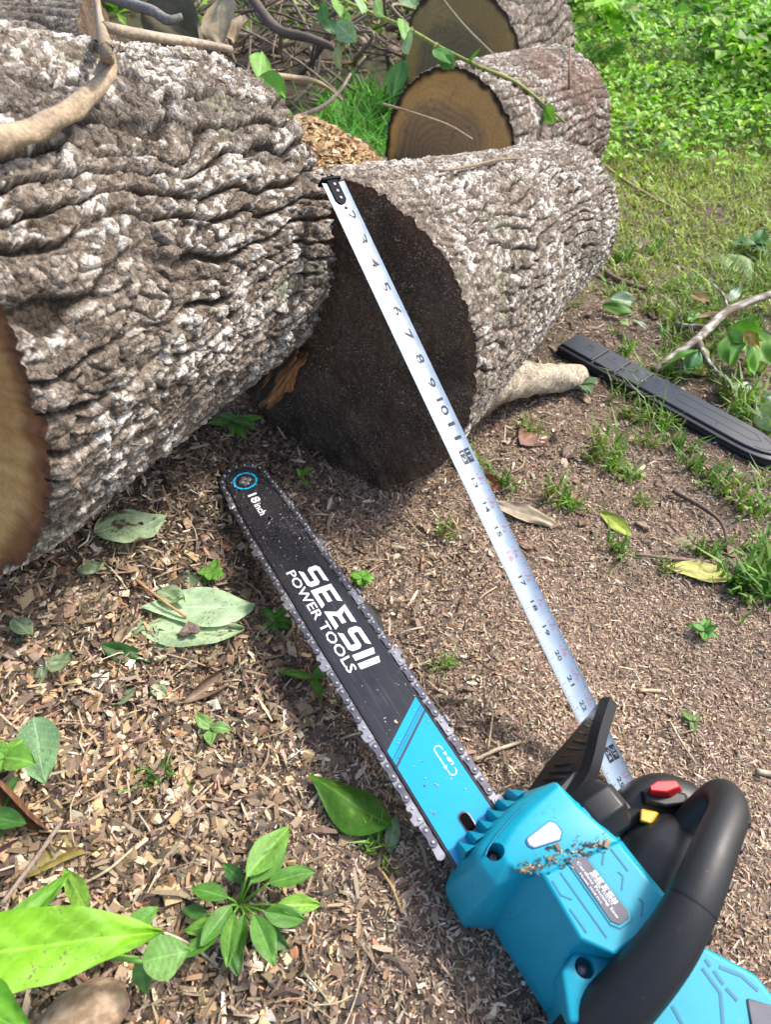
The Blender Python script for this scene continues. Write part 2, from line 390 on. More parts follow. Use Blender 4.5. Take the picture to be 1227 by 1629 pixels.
def sample(n, x0, x1, y0, y1, dens):
    m = int(n * 4); x = rng.uniform(x0, x1, m); y = rng.uniform(y0, y1, m); k = rng.random(m) < dens(x, y); x, y = x[k][:n], y[k][:n]
    return np.c_[x, y, ground(x, y)]
# fine sawdust over the middle and right of the yard
P = sample(135000, -.45, .95, -.02, 1.35, lambda x, y: np.clip(.10 + .9 * dust_w(x, y), 0, 1) * (1 - .75 * chip_w(x, y)))
n = len(P)
V, F, C = slivers(P, rng.lognormal(math.log(.0043), .45, n), rng.lognormal(math.log(.0013), .4, n), rng.uniform(0, 6.283, n), rng.normal(0, .28, n), rng.normal(0, .5, n),
                  palette(n, [(.41, .30, .21), (.30, .21, .147), (.155, .107, .078), (.52, .40, .29), (.64, .53, .40), (.33, .20, .125)], [.29, .27, .2, .13, .05, .06]), rng.uniform(0, .0022, n))
C = np.clip(C * (1 + .30 * fbm(V[:, 0] * 6, V[:, 1] * 6, s=111, o=3))[:, None], .01, .9)
tag(mk('sawdust', V, F, M_CHIP, tint=C, smooth=False), 'fine pinkish brown sawdust covering the bare soil', 'sawdust', kind='stuff')
# coarse litter fibres on the left
P = sample(46000, -.75, .12, -.05, 1.0, lambda x, y: .25 + .75 * chip_w(x, y)); n = len(P)
V, F, C = slivers(P, rng.lognormal(math.log(.010), .5, n), rng.lognormal(math.log(.0024), .45, n), rng.uniform(0, 6.283, n), rng.normal(0, .35, n), rng.normal(0, .6, n),
                  palette(n, [(.27, .195, .13), (.16, .115, .08), (.085, .062, .046), (.42, .32, .22), (.34, .21, .12), (.54, .44, .33)], [.25, .27, .2, .14, .06, .08]), rng.uniform(0, .0065, n))
C = np.clip(C * (1 + .35 * fbm(V[:, 0] * 7, V[:, 1] * 7, s=112, o=3))[:, None], .01, .9)
tag(mk('bark_litter', V, F, M_CHIP, tint=C, smooth=False), 'dark shredded bark and leaf litter under the big log', 'litter', kind='stuff')
# larger pale wood chips, bottom left
def chip_d(x, y): return chip_w(x, y) * np.clip(1.10 - 2.1 * np.abs(y - .22), .06, 1) * sst(-.45, .45, fbm(np.asarray(x) * 9, np.asarray(y) * 9, s=91, o=3) + .25 * (x < -.06))
P = sample(7200, -.6, .06, -.05, .8, chip_d); n = len(P)
L = np.minimum(rng.lognormal(math.log(.0058), .50, n), .017)
V, F, C = chips3d(P, L, L * rng.uniform(.22, .8, n), rng.uniform(.0006, .002, n), rng.uniform(0, 6.283, n), rng.normal(0, .35, n), rng.normal(0, .4, n),
                  palette(n, [(.50, .35, .20), (.38, .265, .155), (.62, .48, .33), (.25, .175, .115), (.70, .60, .47), (.42, .23, .11)], [.26, .28, .14, .21, .05, .06]), rng.uniform(.0, .005, n))
tag(mk('wood_chips', V, F, M_CHIP, tint=C, smooth=False), 'scattered pale tan wood chips on dark litter in the lower left', 'wood chips', kind='stuff')
# sparse debris further out on the right and beside the logs
P = sample(16000, .05, 1.6, .5, 2.2, lambda x, y: np.full(np.shape(x), .9) * (1 - .6 * lawn_w(x, y))); n = len(P)
V, F, C = slivers(P, rng.lognormal(math.log(.011), .5, n), rng.lognormal(math.log(.003), .5, n), rng.uniform(0, 6.283, n), rng.normal(0, .25, n), rng.normal(0, .4, n),
                  palette(n, [(.30, .22, .15), (.20, .14, .10), (.10, .07, .05), (.46, .36, .26), (.22, .11, .07), (.6, .52, .42)], [.28, .27, .2, .12, .07, .06]), rng.uniform(0, .003, n))
tag(mk('debris', V, F, M_CHIP, tint=C, smooth=False), 'sparse bark crumbs and splinters on the soil right of the logs', 'debris', kind='stuff')

# ================================================================ LOGS
def bark_fields(a, s, sc_, seed, lich, redd=0):
    """height (m) and colour of bark: a metres round, s metres along"""
    aw = a + sc_ * (.010 * noise(s * 12 / sc_, a * 8 / sc_, s=seed) + .003 * noise(s * 50 / sc_, a * 40 / sc_, s=seed + 1))
    sw = s + sc_ * (.012 * noise(a * 18 / sc_, s * 8 / sc_, s=seed + 2) + .0035 * noise(a * 70 / sc_, s * 60 / sc_, s=seed + 3))
    q = aw / (.0275 * sc_) + .75 * noise(aw * 15 / sc_, sw * 6 / sc_, s=seed + 4) + .30 * noise(aw * 9 / sc_, sw * 22 / sc_, s=seed + 8) + .22 * noise(aw * 50 / sc_, sw * 26 / sc_, s=seed + 5)
    fd = .5 - np.abs(q - np.round(q)); depth = .45 + .55 * sst(-.45, .35, noise(a * 11 / sc_, s * 9 / sc_, s=seed + 6))
    fur1 = 1 - depth * (1 - sst(.03, .15, fd))
    e2, r2, t2, ox, oy = plates(aw / (.0165 * sc_), sw / (.0290 * sc_), seed + 20)
    e4, r4, t4, px, py = plates(aw / (.0078 * sc_) + r2 * 3, sw / (.0105 * sc_), seed + 35)
    e3, r3, t3, qx, qy = plates(aw / (.0034 * sc_) + r4 * 5, sw / (.0062 * sc_), seed + 30)
    fur2 = 1 - (1 - sst(.015, .11, e2)) * (.35 + .65 * sst(.2, .7, noise(a * 30 / sc_, s * 24 / sc_, s=seed + 7) * .5 + .5))
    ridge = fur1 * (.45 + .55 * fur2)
    big = fbm(a * 6, s * 4, s=seed + 40, o=3)
    hh = sc_ * (.0105 * ridge + fur1 * (.0044 * (r2 - .35) + .0064 * (ox * (t2 - .5) + oy * (r2 - .5) * .8)) + (.35 + .65 * ridge) * (.0026 * (r4 - .5) + .0030 * (px * (t4 - .5) + py * (r4 - .5))) + .0010 * (r3 - .5) + .0007 * sst(0, .2, e4)) + .004 * big
    hh += sc_ * (.0007 * fbm(a * 260 / sc_, s * 200 / sc_, s=seed + 60, o=3) + .0007 * fbm(a * 80 / sc_, s * 460 / sc_, s=seed + 61, o=2))
    col = mix((.115, .089, .068), (.235, .190, .150), r2 * .40 + r4 * .35 + r3 * .25)
    col = mix(col, (.37, .32, .268), sst(.48, .70, r2 * .30 + r4 * .45 + r3 * .25) * .9)
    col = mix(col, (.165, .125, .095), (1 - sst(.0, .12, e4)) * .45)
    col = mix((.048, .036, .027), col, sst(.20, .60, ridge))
    col = mix(col, (.060, .052, .046), sst(.18, .55, fbm(a * 10, s * 8, s=seed + 70, o=3)) * .45)            # black sooty weathering
    wl = sst(-.04, .24, fbm(a * 24 / sc_, s * 22 / sc_, s=seed + 80, o=3) + lich) * sst(.54, .60, r4 * .55 + r3 * .30 + r2 * .15 + .07 * noise(a * 260, s * 160, s=seed + 90)) * sst(.3, .6, ridge)
    col = mix(col, (.60, .555, .50), wl * .85)
    gl = sst(.40, .60, fbm(a * 13, s * 13, s=seed + 100, o=3)) * sst(.4, .7, r3 * .5 + r4 * .5)
    col = mix(col, (.24, .26, .16), gl * .6)
    if redd: col = mix(col, (.16, .07, .045), sst(.0, .5, fbm(a * 9, s * 9, s=seed + 110, o=3)) * redd)
    return hh, col * (1 + .18 * noise(a * 700, s * 500, s=seed + 120))[..., None]
def log_thing(name, label, A, n, L, Ra, Rb, res, bsc, seed, lich, face_fn, amp=1.0, group=None, lump=.02, redd=0, bump_at=None, both=True):
    """A = centre of the near sawn end, n = axis to the far end"""
    A = np.asarray(A, float); u = np.cross(n, [0, 0, 1.]); u /= np.linalg.norm(u); v = np.cross(u, n)
    t = thing(name, label, 'log', A, group)
    nth = int(2 * math.pi * max(Ra, Rb) / res); ns = int(L / res) + 2
    th = -math.pi / 2 + np.arange(nth) / nth * 2 * math.pi; ss = np.linspace(0, L, ns)
    TH, SS = np.meshgrid(th, ss); RR = Rb + (Ra - Rb) * (1 - SS / L) ** 1.25
    RR = RR * (1 + lump * noise(np.cos(TH) * 1.5 + 9, np.sin(TH) * 1.5, SS * 3, s=seed))
    if bump_at is not None:
        for (bt, bs, br, bh) in bump_at:
            dd = ((np.angle(np.exp(1j * (TH - bt))) * RR) ** 2 + (SS - bs) ** 2) / br ** 2; RR = RR + bh * np.exp(-dd)
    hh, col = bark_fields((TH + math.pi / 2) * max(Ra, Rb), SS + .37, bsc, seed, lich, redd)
    off = .0035 * noise(np.cos(TH) * 14, np.sin(TH) * 14, s=seed + 3) + .003 * noise(np.cos(TH) * 50, np.sin(TH) * 50, s=seed + 4)
    S2 = SS + off * (np.abs(SS / L - .5) * 2) ** 8
    r = RR + amp * hh * (1 - .45 * np.exp(-SS / .008)) - .010 * bsc * amp
    W = lambda r_, T_, s_: (np.cos(T_) * r_)[..., None] * u + (np.sin(T_) * r_)[..., None] * v + s_[..., None] * n
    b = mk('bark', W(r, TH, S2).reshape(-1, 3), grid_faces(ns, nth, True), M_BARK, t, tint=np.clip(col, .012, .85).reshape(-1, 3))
    faces = [(0, 0, -1)] + ([(-1, L, 1)] if both else [])
    for k, s0, sg in faces:
        nr = max(12, int(max(Ra, Rb) / (res * 1.3))); q = np.linspace(0, 1, nr) ** .85
        Q, T2 = np.meshgrid(q, th, indexing='ij'); ring = r[k][None] * Q
        X, Y = np.cos(T2) * ring, np.sin(T2) * ring
        ks = 61; rs_ = np.convolve(np.r_[r[k][-ks:], r[k], r[k][:ks]], np.ones(ks) / ks, 'same')[ks:-ks]; dz, cc = face_fn(X, Y, Q, np.maximum(rs_[None] - ring, 0))
        V = W(ring, T2, S2[k][None] * np.ones_like(Q) * 0 + s0 + (S2[k] - s0)[None] * Q ** 12 + sg * dz * (1 - Q ** 20))
        Fc = grid_faces(nr, nth, True)
        mk('sawn_end', V.reshape(-1, 3), Fc if sg > 0 else Fc[:, ::-1], M_DIRTY if face_fn is face_dark else M_WOOD, t, tint=np.clip(cc, .008, .85).reshape(-1, 3))
    return t, u, v
def face_dark(X, Y, Q, D):
    nz = fbm(X * 30, Y * 30, s=5, o=4); g = np.zeros(X.shape)
    c = mix((.070, .050, .036), (.125, .086, .060), sst(-.4, .5, nz))
    c = mix(c, (.11, .066, .04), sst(.10, .6, fbm(X * 9 + 3, Y * 9, s=15, o=3)) * .7)
    c = mix(c, (.13, .10, .07), np.exp(-((X - .02) ** 2 + (Y - .02) ** 2) / .0035) * .5)
    c = mix(c, (.15, .085, .05), sst(.018, .004, D + .006 * noise(X * 80, Y * 80, s=25)) * .8)
    return .0022 * nz + .0006 * noise(X * 15, Y * 260, s=46) + .0012 * noise(X * 160, Y * 160, s=45) - .004 * sst(.01, 0, D), c
def face_tan(X, Y, Q, D):
    sw = noise(X * 4 + Y * 130, Y * 20, s=6); nz = fbm(X * 14, Y * 14, s=7, o=4)
    c = mix((.44, .23, .075), (.58, .34, .125), sst(-.4, .5, sw * .5 + nz))
    c = mix(c, (.24, .10, .035), sst(.024, .010, D + .005 * noise(X * 70, Y * 70, s=8)))
    c = mix(c, (.13, .05, .022), sst(.009, .002, D + .003 * noise(X * 120, Y * 120, s=9)))
    return .0012 * sw + .001 * nz, c
def face_ring(dark):
    def fn(X, Y, Q, D):
        wob = .02 * fbm(X * 12, Y * 12, s=17, o=3); rr = np.hypot(X * 1.0 + .02, Y * 1.1) + wob; ring = np.sin(rr * 520) * .5 + .5; nz = fbm(X * 10, Y * 10, s=18, o=4)
        c = mix((.54, .33, .125), (.72, .47, .19), sst(-.4, .5, nz + .3 * (ring - .5)))
        heart = sst(.135, .105, rr + .02 * nz); c = mix(c, mix((.27, .19, .11), (.40, .28, .16), ring), heart * .8)
        c = mix(c, (.78, .46, .12), sst(.3, .6, fbm(X * 9 + 4, Y * 9, s=19, o=3)) * (1 - heart) * .7)
        ck = np.abs(np.sin(np.arctan2(Y, X) * 3.5 + 3 * noise(X * 20, Y * 20, s=20))); crack = sst(.05, .0, ck) * sst(.02, .08, rr) * sst(.19, .1, rr)
        c = mix(c, (.045, .03, .02), crack * .7)
        c = mix(c, (.035, .022, .016), sst(.016, .006, D + .004 * noise(X * 60, Y * 60, s=21)))
        c = mix(c, np.asarray(c) * .25 + np.array((.085, .062, .045)), dark)
        return .002 * nz - .003 * crack, c
    return fn
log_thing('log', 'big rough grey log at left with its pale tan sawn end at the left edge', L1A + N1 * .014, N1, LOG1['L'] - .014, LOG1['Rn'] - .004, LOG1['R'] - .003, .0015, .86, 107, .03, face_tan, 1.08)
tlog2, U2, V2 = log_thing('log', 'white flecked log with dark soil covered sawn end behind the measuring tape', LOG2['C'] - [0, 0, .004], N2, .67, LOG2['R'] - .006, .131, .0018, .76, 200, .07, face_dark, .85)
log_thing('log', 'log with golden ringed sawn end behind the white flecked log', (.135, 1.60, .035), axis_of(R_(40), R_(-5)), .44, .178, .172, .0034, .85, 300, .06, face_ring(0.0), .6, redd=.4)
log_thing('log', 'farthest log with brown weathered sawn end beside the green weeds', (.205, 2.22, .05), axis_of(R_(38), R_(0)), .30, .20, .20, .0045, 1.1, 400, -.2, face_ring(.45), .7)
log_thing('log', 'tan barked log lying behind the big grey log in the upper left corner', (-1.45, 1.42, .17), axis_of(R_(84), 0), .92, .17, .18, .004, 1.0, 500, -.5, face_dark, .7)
# branch stub on the flank of the second log
pa, pb = gat(815, 632, .035), gat(926, 588, .030)
st = np.linspace(0, 1, 9)[:, None]; path = (pa - (pb - pa) * .9 + np.array([0, .03, .035])) * (1 - st) + pb * st; path[:, 2] += .006 * np.sin(st[:, 0] * 5)
V, F = tube(path, np.array([.078, .058, .045, .036, .030, .026, .0235, .0215, .018]), 22, 4, .12, 5)
stub = mk('branch_stub', V, F, M_BARK, tlog2, off=LOG2['C'], tint=np.clip(mix((.17, .13, .095), (.46, .385, .29), sst(-.35, .25, fbm(V[:, 0] * 70, V[:, 1] * 70, V[:, 2] * 70, s=4) + .6 * sst(.0, .12, (V - path[0]) @ (pb - pa) / np.linalg.norm(pb - pa) - .05) - .25)), 0, 1))
stub['label'] = 'tan cut branch stub sticking out of the log flank'
# sawdust mound
mx, my = np.meshgrid(np.linspace(-1, 1, 90), np.linspace(-1, 1, 90)); mx = mx.ravel(); my = my.ravel(); rr = np.hypot(mx, my)
px_, py_ = -.17 + mx * .36, 1.50 + my * .34
mz = ground(px_, py_) - .01 + .215 * np.clip(1 - rr ** 1.6, 0, 1) + .012 * fbm(px_ * 20, py_ * 20, s=12)
tag(mk('sawdust_mound', np.c_[px_, py_, mz], grid_faces(90, 90), M_CHIP, tint=mix((.30, .185, .085), (.42, .28, .15), sst(-.4, .4, fbm(px_ * 60, py_ * 60, s=13)))), 'orange brown heap of sawdust between the logs', 'sawdust heap', kind='stuff')
n = 12000; a = rng.uniform(0, 6.283, n); q = np.sqrt(rng.random(n)) * .33
P = np.c_[-.17 + np.cos(a) * q, 1.50 + np.sin(a) * q, np.zeros(n)]; P[:, 2] = ground(P[:, 0], P[:, 1]) - .008 + .215 * np.clip(1 - (q / .34) ** 1.6, 0, 1)
L = rng.lognormal(math.log(.010), .4, n)
V, F, C = chips3d(P, L, L * rng.uniform(.3, .8, n), rng.uniform(.001, .002, n), rng.uniform(0, 6.283, n), rng.normal(0, .3, n), rng.normal(0, .4, n), palette(n, [(.44, .28, .13), (.56, .40, .22), (.33, .20, .09), (.62, .5, .33)], [.4, .3, .2, .1]), rng.uniform(.001, .01, n))
tag(mk('mound_shavings', V, F, M_CHIP, tint=C, smooth=False), 'loose orange wood shavings covering the sawdust heap between the logs', 'shavings', kind='stuff')

# ================================================================ CHAINSAW (local frame: u from bar tip to motor, v towards the saw's top, w up out of the lying saw)
SO, ST = at(750, 1330, .05), at(386, 765, .03)
xh = (ST - SO) / np.linalg.norm(ST - SO); U = -xh
Vv = np.array([-xh[1], xh[0], 0.]); Vv = -Vv / np.linalg.norm(Vv); Vv -= U * (Vv @ U); Vv /= np.linalg.norm(Vv)
Wv = np.cross(U, Vv)
MS = Matrix(((U[0], Vv[0], Wv[0], SO[0]), (U[1], Vv[1], Wv[1], SO[1]), (U[2], Vv[2], Wv[2], SO[2]), (0, 0, 0, 1)))
def sl(px, py, wl):
    r = ray(px, py); t = ((SO + Wv * wl - EYE) @ Wv) / (r @ Wv); p = EYE + r * t - SO
    return np.array([p @ U, p @ Vv, wl])
def SL(pts, wl): return np.array([sl(x, y, wl) for x, y in pts])

BLUE = (.006, .37, .60)
def blue_mat():
    m = NT('blue_plastic'); f = m.tex(30, 3); g = m.tex(900, 2)
    dust = m.ramp(m.tex(140, 6, .7), (.60, 0.), (.78, 1.))
    c = m.mixc(m.ramp(f, (.3, 0.), (.7, 1.)), (.004, .29, .395), (.006, .335, .46))
    c = m.mixc(m.mixc(.22, (0, 0, 0), dust), c, (.30, .33, .30))
    co = m.n('ShaderNodeTexCoord'); mp = m.n('ShaderNodeMapping'); mp.inputs['Scale'].default_value = (40, 900, 200); mp.inputs['Rotation'].default_value = (0, 0, .5); m.l(co.outputs['Object'], mp.inputs[0])
    v2 = m.n('ShaderNodeTexNoise', Scale=1., Detail=4.); m.l(mp.outputs[0], v2.inputs['Vector']); scr = m.ramp(v2.outputs['Fac'], (.66, 0.), (.74, .35))
    c = m.mixc(scr, c, (.10, .42, .52))
    grime = m.n('ShaderNodeMath', operation='MULTIPLY'); m.l(m.ramp(m.tex(700, 3, .6), (.58, 0.), (.66, 1.)), grime.inputs[0]); m.l(m.ramp(m.tex(28, 4, .6), (.50, 0.), (.66, .8)), grime.inputs[1])
    c = m.mixc(grime.outputs[0], c, (.05, .055, .05))
    m.set(Base_Color=c, Roughness=m.ramp(f, (.2, .38), (.8, .52)), Specular_IOR_Level=.42); m.bump(g, .12, .0003); return m.m
M_BLUE = blue_mat()
M_GROOVE = simple('blue_groove', (.003, .15, .26), .5)
def black_mat(name, col, r0, r1, bs=.15):
    m = NT(name); f = m.tex(25, 3); d = m.ramp(m.tex(230, 5, .7), (.62, 0.), (.75, 1.))
    m.set(Base_Color=m.mixc(m.mixc(.35, (0, 0, 0), d), col, (.16, .13, .10)), Roughness=m.ramp(f, (.3, r0), (.7, r1)), Specular_IOR_Level=.5)
    m.bump(m.tex(1100, 2), bs, .0004); return m.m
M_BLACK = black_mat('black_plastic', (.012, .012, .013), .38, .5)
M_RUBBER = black_mat('black_rubber', (.014, .014, .015), .46, .6, .3)
M_GREYP = simple('grey_label', (.105, .10, .125), .55)
M_WHITE = simple('white_print', (.86, .86, .86), .5, var=.05)
M_CYANP = simple('cyan_print', (.0, .48, .78), .4, var=.05)
M_RED = simple('red_plastic', (.62, .012, .02), .35)
M_YEL = simple('yellow_plastic', (.62, .37, .02), .4)
M_STEEL = simple('chain_steel', (.40, .385, .40), .34, .85, .12, 200, .1, 500)
M_STRAP = simple('blued_steel', (.15, .145, .17), .36, .8, .25, 200, .1, 500)
M_RIVET = simple('rivet_steel', (.62, .60, .58), .3, .8, .15, 400)
def bar_mat():
    m = NT('bar_paint'); co = m.n('ShaderNodeTexCoord'); sx = m.n('ShaderNodeSeparateXYZ'); m.l(co.outputs['Object'], sx.inputs[0])
    tip = m.n('ShaderNodeMapRange'); m.l(sx.outputs[0], tip.inputs[0])
    for i, v in ((1, -.17), (2, -.44), (3, 0.), (4, 1.)): tip.inputs[i].default_value = v
    v1 = m.n('ShaderNodeTexNoise', Scale=900., Detail=1.); m.l(co.outputs['Object'], v1.inputs['Vector'])
    sp = m.ramp(v1.outputs['Fac'], (.645, 0.), (.685, 1.))
    mp = m.n('ShaderNodeMapping'); mp.inputs['Scale'].default_value = (18, 420, 1); m.l(co.outputs['Object'], mp.inputs[0])
    v2 = m.n('ShaderNodeTexNoise', Scale=1., Detail=5.); m.l(mp.outputs[0], v2.inputs['Vector'])
    scr = m.ramp(v2.outputs['Fac'], (.55, 0.), (.72, 1.))
    k = m.mixc(1.0, m.mixc(tip.outputs[0], (.05, .05, .05), (1, 1, 1)), sp, 'MULTIPLY')
    c = m.mixc(k, (.013, .014, .019), (.36, .30, .25))
    c = m.mixc(m.mixc(1.0, scr, (.17, .17, .17), 'MULTIPLY'), c, (.20, .21, .26))
    m.set(Base_Color=c, Roughness=m.ramp(m.tex(35, 4), (.3, .24), (.7, .42)), Metallic=.0, Specular_IOR_Level=.6); return m.m
M_BAR = bar_mat()

saw = thing('chainsaw', 'cordless blue chainsaw with black and blue guide bar lying on its side', 'chainsaw', matrix=MS)
# ---- guide bar
BW, TIPC, TIPR = .0262, -.4505, .0215
prof = [(.03, BW), (.0, BW), (-.25, BW), (-.36, BW * .97), (-.41, .0238)]
A = np.linspace(math.radians(80), math.radians(280), 25)
outl = [(u_, v_) for u_, v_ in prof] + [(TIPC + math.cos(a) * TIPR, math.sin(a) * TIPR) for a in A] + [(u_, -v_) for u_, v_ in prof[::-1]]
VOFF = .0018
outl = np.array(outl) + [0, VOFF]
V, F = prism(outl, -.0022, .0022); bar = bevel(mk('guide_bar', V, F, M_BAR, saw, sharp=30), .0005, 1)
# edge rail line (groove between bar plates and rail)
def offset_loop(o, d):
    o = np.asarray(o); t = np.roll(o, -1, 0) - np.roll(o, 1, 0); nrm = np.c_[-t[:, 1], t[:, 0]] / (np.linalg.norm(t, axis=1)[:, None] + 1e-9)
    if np.sum(o[:, 0] * np.roll(o[:, 1], -1) - np.roll(o[:, 0], -1) * o[:, 1]) > 0: nrm = -nrm
    return o + nrm * d
ia, ib = offset_loop(outl, -.0022), offset_loop(outl, -.0016); n = len(outl)
V = np.concatenate([np.c_[ia, np.full(n, .00235)], np.c_[ib, np.full(n, .00235)]])
mk('rail_line', V, [[i, i + 1, n + i + 1, n + i] for i in range(n - 1)], simple('dark_line', (.004, .004, .005), .6), bar)
WT = .0022
def decal(name, pts2, F, m, dz, parent=bar): return mk(name, np.c_[np.asarray(pts2), np.full(len(pts2), WT + dz)], F, m, parent)
bt, bb = BW - .0026 + VOFF, -BW + .0026 + VOFF
M_BLUEP = simple('blue_paint', (.0, .33, .58), .30, var=.06, scale=25, Specular_IOR_Level=.6)
decal('blue_panel', [(-.1205, bt), (-.0905, bb), (.012, bb), (.012, bt)], [[0, 1, 2, 3]], M_BLUEP, .00015)
def slant(d, wd, m, nm, dz=.0003): decal(nm, [(-.1205 + d, bt), (-.0905 + d, bb), (-.0905 + d + wd, bb), (-.1205 + d + wd, bt)], [[0, 1, 2, 3]], m, dz)
slant(.0082, .0016, M_GROOVE, 'stripe'); slant(.0113, .0011, M_GROOVE, 'stripe'); slant(.0140, .0026, simple('grey_stripe', (.035, .055, .075), .4), 'stripe')
V, F = logo2d(.1335, .0215, .10); decal('logo_lettering', V + [-.3000, -.0030], F, M_WHITE, .0003)
V, F = fit_text('POWER TOOLS', .1335, .0094, .012); decal('lettering', V + [-.3040, -.0150], F, M_WHITE, .0003)
V1, F1 = fit_text('18', .0150, .0105, .03); V2, F2 = fit_text('inch', .0185, .0085, .02)
decal('size_lettering', np.concatenate([V1 + [-.4262, -.0052], V2 + [-.4092, -.0052]]), F1 + [[i + len(V1) for i in f] for f in F2], M_WHITE, .0003)
# rotation pictogram
mb = MB()
def arcline(pts, wd, closed=False):
    p = np.asarray(pts, float); t = np.gradient(p, axis=0); nn = np.c_[-t[:, 1], t[:, 0]] / (np.linalg.norm(t, axis=1)[:, None] + 1e-9) * wd / 2
    return np.r_[p + nn, (p - nn)], [[i, i + 1, len(p) + i + 1, len(p) + i] for i in range(len(p) - 1)]
A1 = np.linspace(math.pi / 2, math.pi * 1.5, 12); A2 = np.linspace(-math.pi / 2, math.pi / 2, 12)
for pts in ([(-.0680, .0190)] + [(-.0700 + math.cos(a) * .0032, .0158 + math.sin(a) * .0032) for a in A1] + [(-.055, .0126)], [(-.051, .0126)] + [(-.0485 + math.cos(a) * .0032, .0158 + math.sin(a) * .0032) for a in A2] + [(-.050, .0190)]):
    v, f = arcline(pts, .0008); mb.add(np.c_[v, np.zeros(len(v))], f)
for (a0, b0, c0) in (((-.055, .0142), (-.055, .0110), (-.0515, .0126)), ((-.0655, .0206), (-.0655, .0174), (-.0620, .0190))): mb.add([(*a0, 0), (*b0, 0), (*c0, 0)], [[0, 1, 2]])
mb.add([(-.061, .0180, 0), (-.058, .0174, 0), (-.055, .0188, 0), (-.0535, .0176, 0), (-.0530, .0202, 0), (-.056, .0206, 0), (-.060, .0198, 0)], [[0, 1, 2, 3, 4, 5, 6]])
v = np.concatenate(mb.v)[:, :2]; decal('rotation_mark', v, mb.f, M_WHITE, .0003)
# nose: cyan ring of dashes, four rivets, oil hole
mb = MB()
for k in range(9):
    a0 = k / 9 * 2 * math.pi + .2; aa = np.linspace(a0, a0 + 2 * math.pi / 9 * .88, 7)
    v, f = arcline([(TIPC + .001 + math.cos(a) * .0128, VOFF + math.sin(a) * .0128) for a in aa], .0023); mb.add(np.c_[v, np.zeros(len(v))], f)
decal('nose_ring', np.concatenate(mb.v)[:, :2], mb.f, M_CYANP, .0003)
for dx, dy in ((-.0042, 0), (.0042, 0), (0, .0042), (0, -.0042)):
    V, F = tube([(TIPC + .001 + dx, VOFF + dy, .001), (TIPC + .001 + dx, VOFF + dy, .0030), (TIPC + .001 + dx, VOFF + dy, .0033)], [.0031, .0031, .0024], 16)
    mk('nose_rivet', V, F, M_RIVET, bar, sharp=40)
def ringhole(u_, v_, r, elong=0):
    A = np.linspace(0, 2 * math.pi, 24, endpoint=False); c = np.c_[np.cos(A) * r + np.sign(np.cos(A)) * elong, np.sin(A) * r]
    o = mk('oil_hole', np.c_[c + [u_, v_], np.full(24, WT + .0005)], [list(range(24))], simple('hole_dark', (.006, .005, .005), .95, Specular_IOR_Level=.05), bar)
    ro = np.r_[np.c_[c * 1.0 + [u_, v_], np.full(24, WT + .0007)], np.c_[c * 1.22 + [u_, v_], np.full(24, WT + .0005)]]
    mk('hole_rim', ro, [[i, (i + 1) % 24, 24 + (i + 1) % 24, 24 + i] for i in range(24)], M_STRAP, o)
ringhole(-.3815, VOFF, .0026); ringhole(-.0095, VOFF + .001, .0042, .0032)
# ---- chain: straps and rivets as one part, each cutter its own sub-part
path = offset_loop(outl[1:-1], .0042)
seg = np.r_[0, np.cumsum(np.linalg.norm(np.diff(path, axis=0), axis=1))]
PITCH_C = .0098; NR = int(seg[-1] / PITCH_C)
def along(s_):
    return np.array([np.interp(s_, seg, path[:, 0]), np.interp(s_, seg, path[:, 1])])
mb = MB(); rv = MB(); dl = MB()
def plate(p, q, r, wst, z0, z1):
    d = (q - p); L = np.linalg.norm(d); d /= L; e = np.array([-d[1], d[0]])
    A = np.linspace(math.radians(110), math.radians(250), 7); B = np.linspace(math.radians(-70), math.radians(70), 7)
    pts = [p + d * math.cos(a) * r + e * math.sin(a) * r for a in A] + [p + d * L * .5 - e * wst] + [q + d * math.cos(a) * r + e * math.sin(a) * r for a in B] + [p + d * L * .5 + e * wst]
    return prism(pts, z0, z1)
chain_cut = []
for k in range(NR):
    p, q = along(k * PITCH_C + .002), along((k + 1) * PITCH_C + .002)
    if k % 2 == 0:
        if k % 8 in (0,) : chain_cut.append((p, q, k))
        else:
            V, F = plate(p, q, .0036, .0027, .0013, .0027); mb.add(V, F)
        V, F = plate(p, q, .0036, .0027, -.0027, -.0013); mb.add(V, F)
    else:
        V, F = plate(p, q, .0040, .0030, -.0008, .0008); dl.add(V, F)
    for z in (1,):
        V, F = tube([(p[0], p[1], .001), (p[0], p[1], .0034), (p[0], p[1], .0040)], [.0015, .0015, .0010], 12); rv.add(V, F)
chain = mk('chain', np.concatenate(mb.v), mb.f, M_STRAP, saw, sharp=30)
mk('drive_links', np.concatenate(dl.v), dl.f, M_STEEL, chain, sharp=30); mk('rivets', np.concatenate(rv.v), rv.f, M_RIVET, chain, sharp=50)
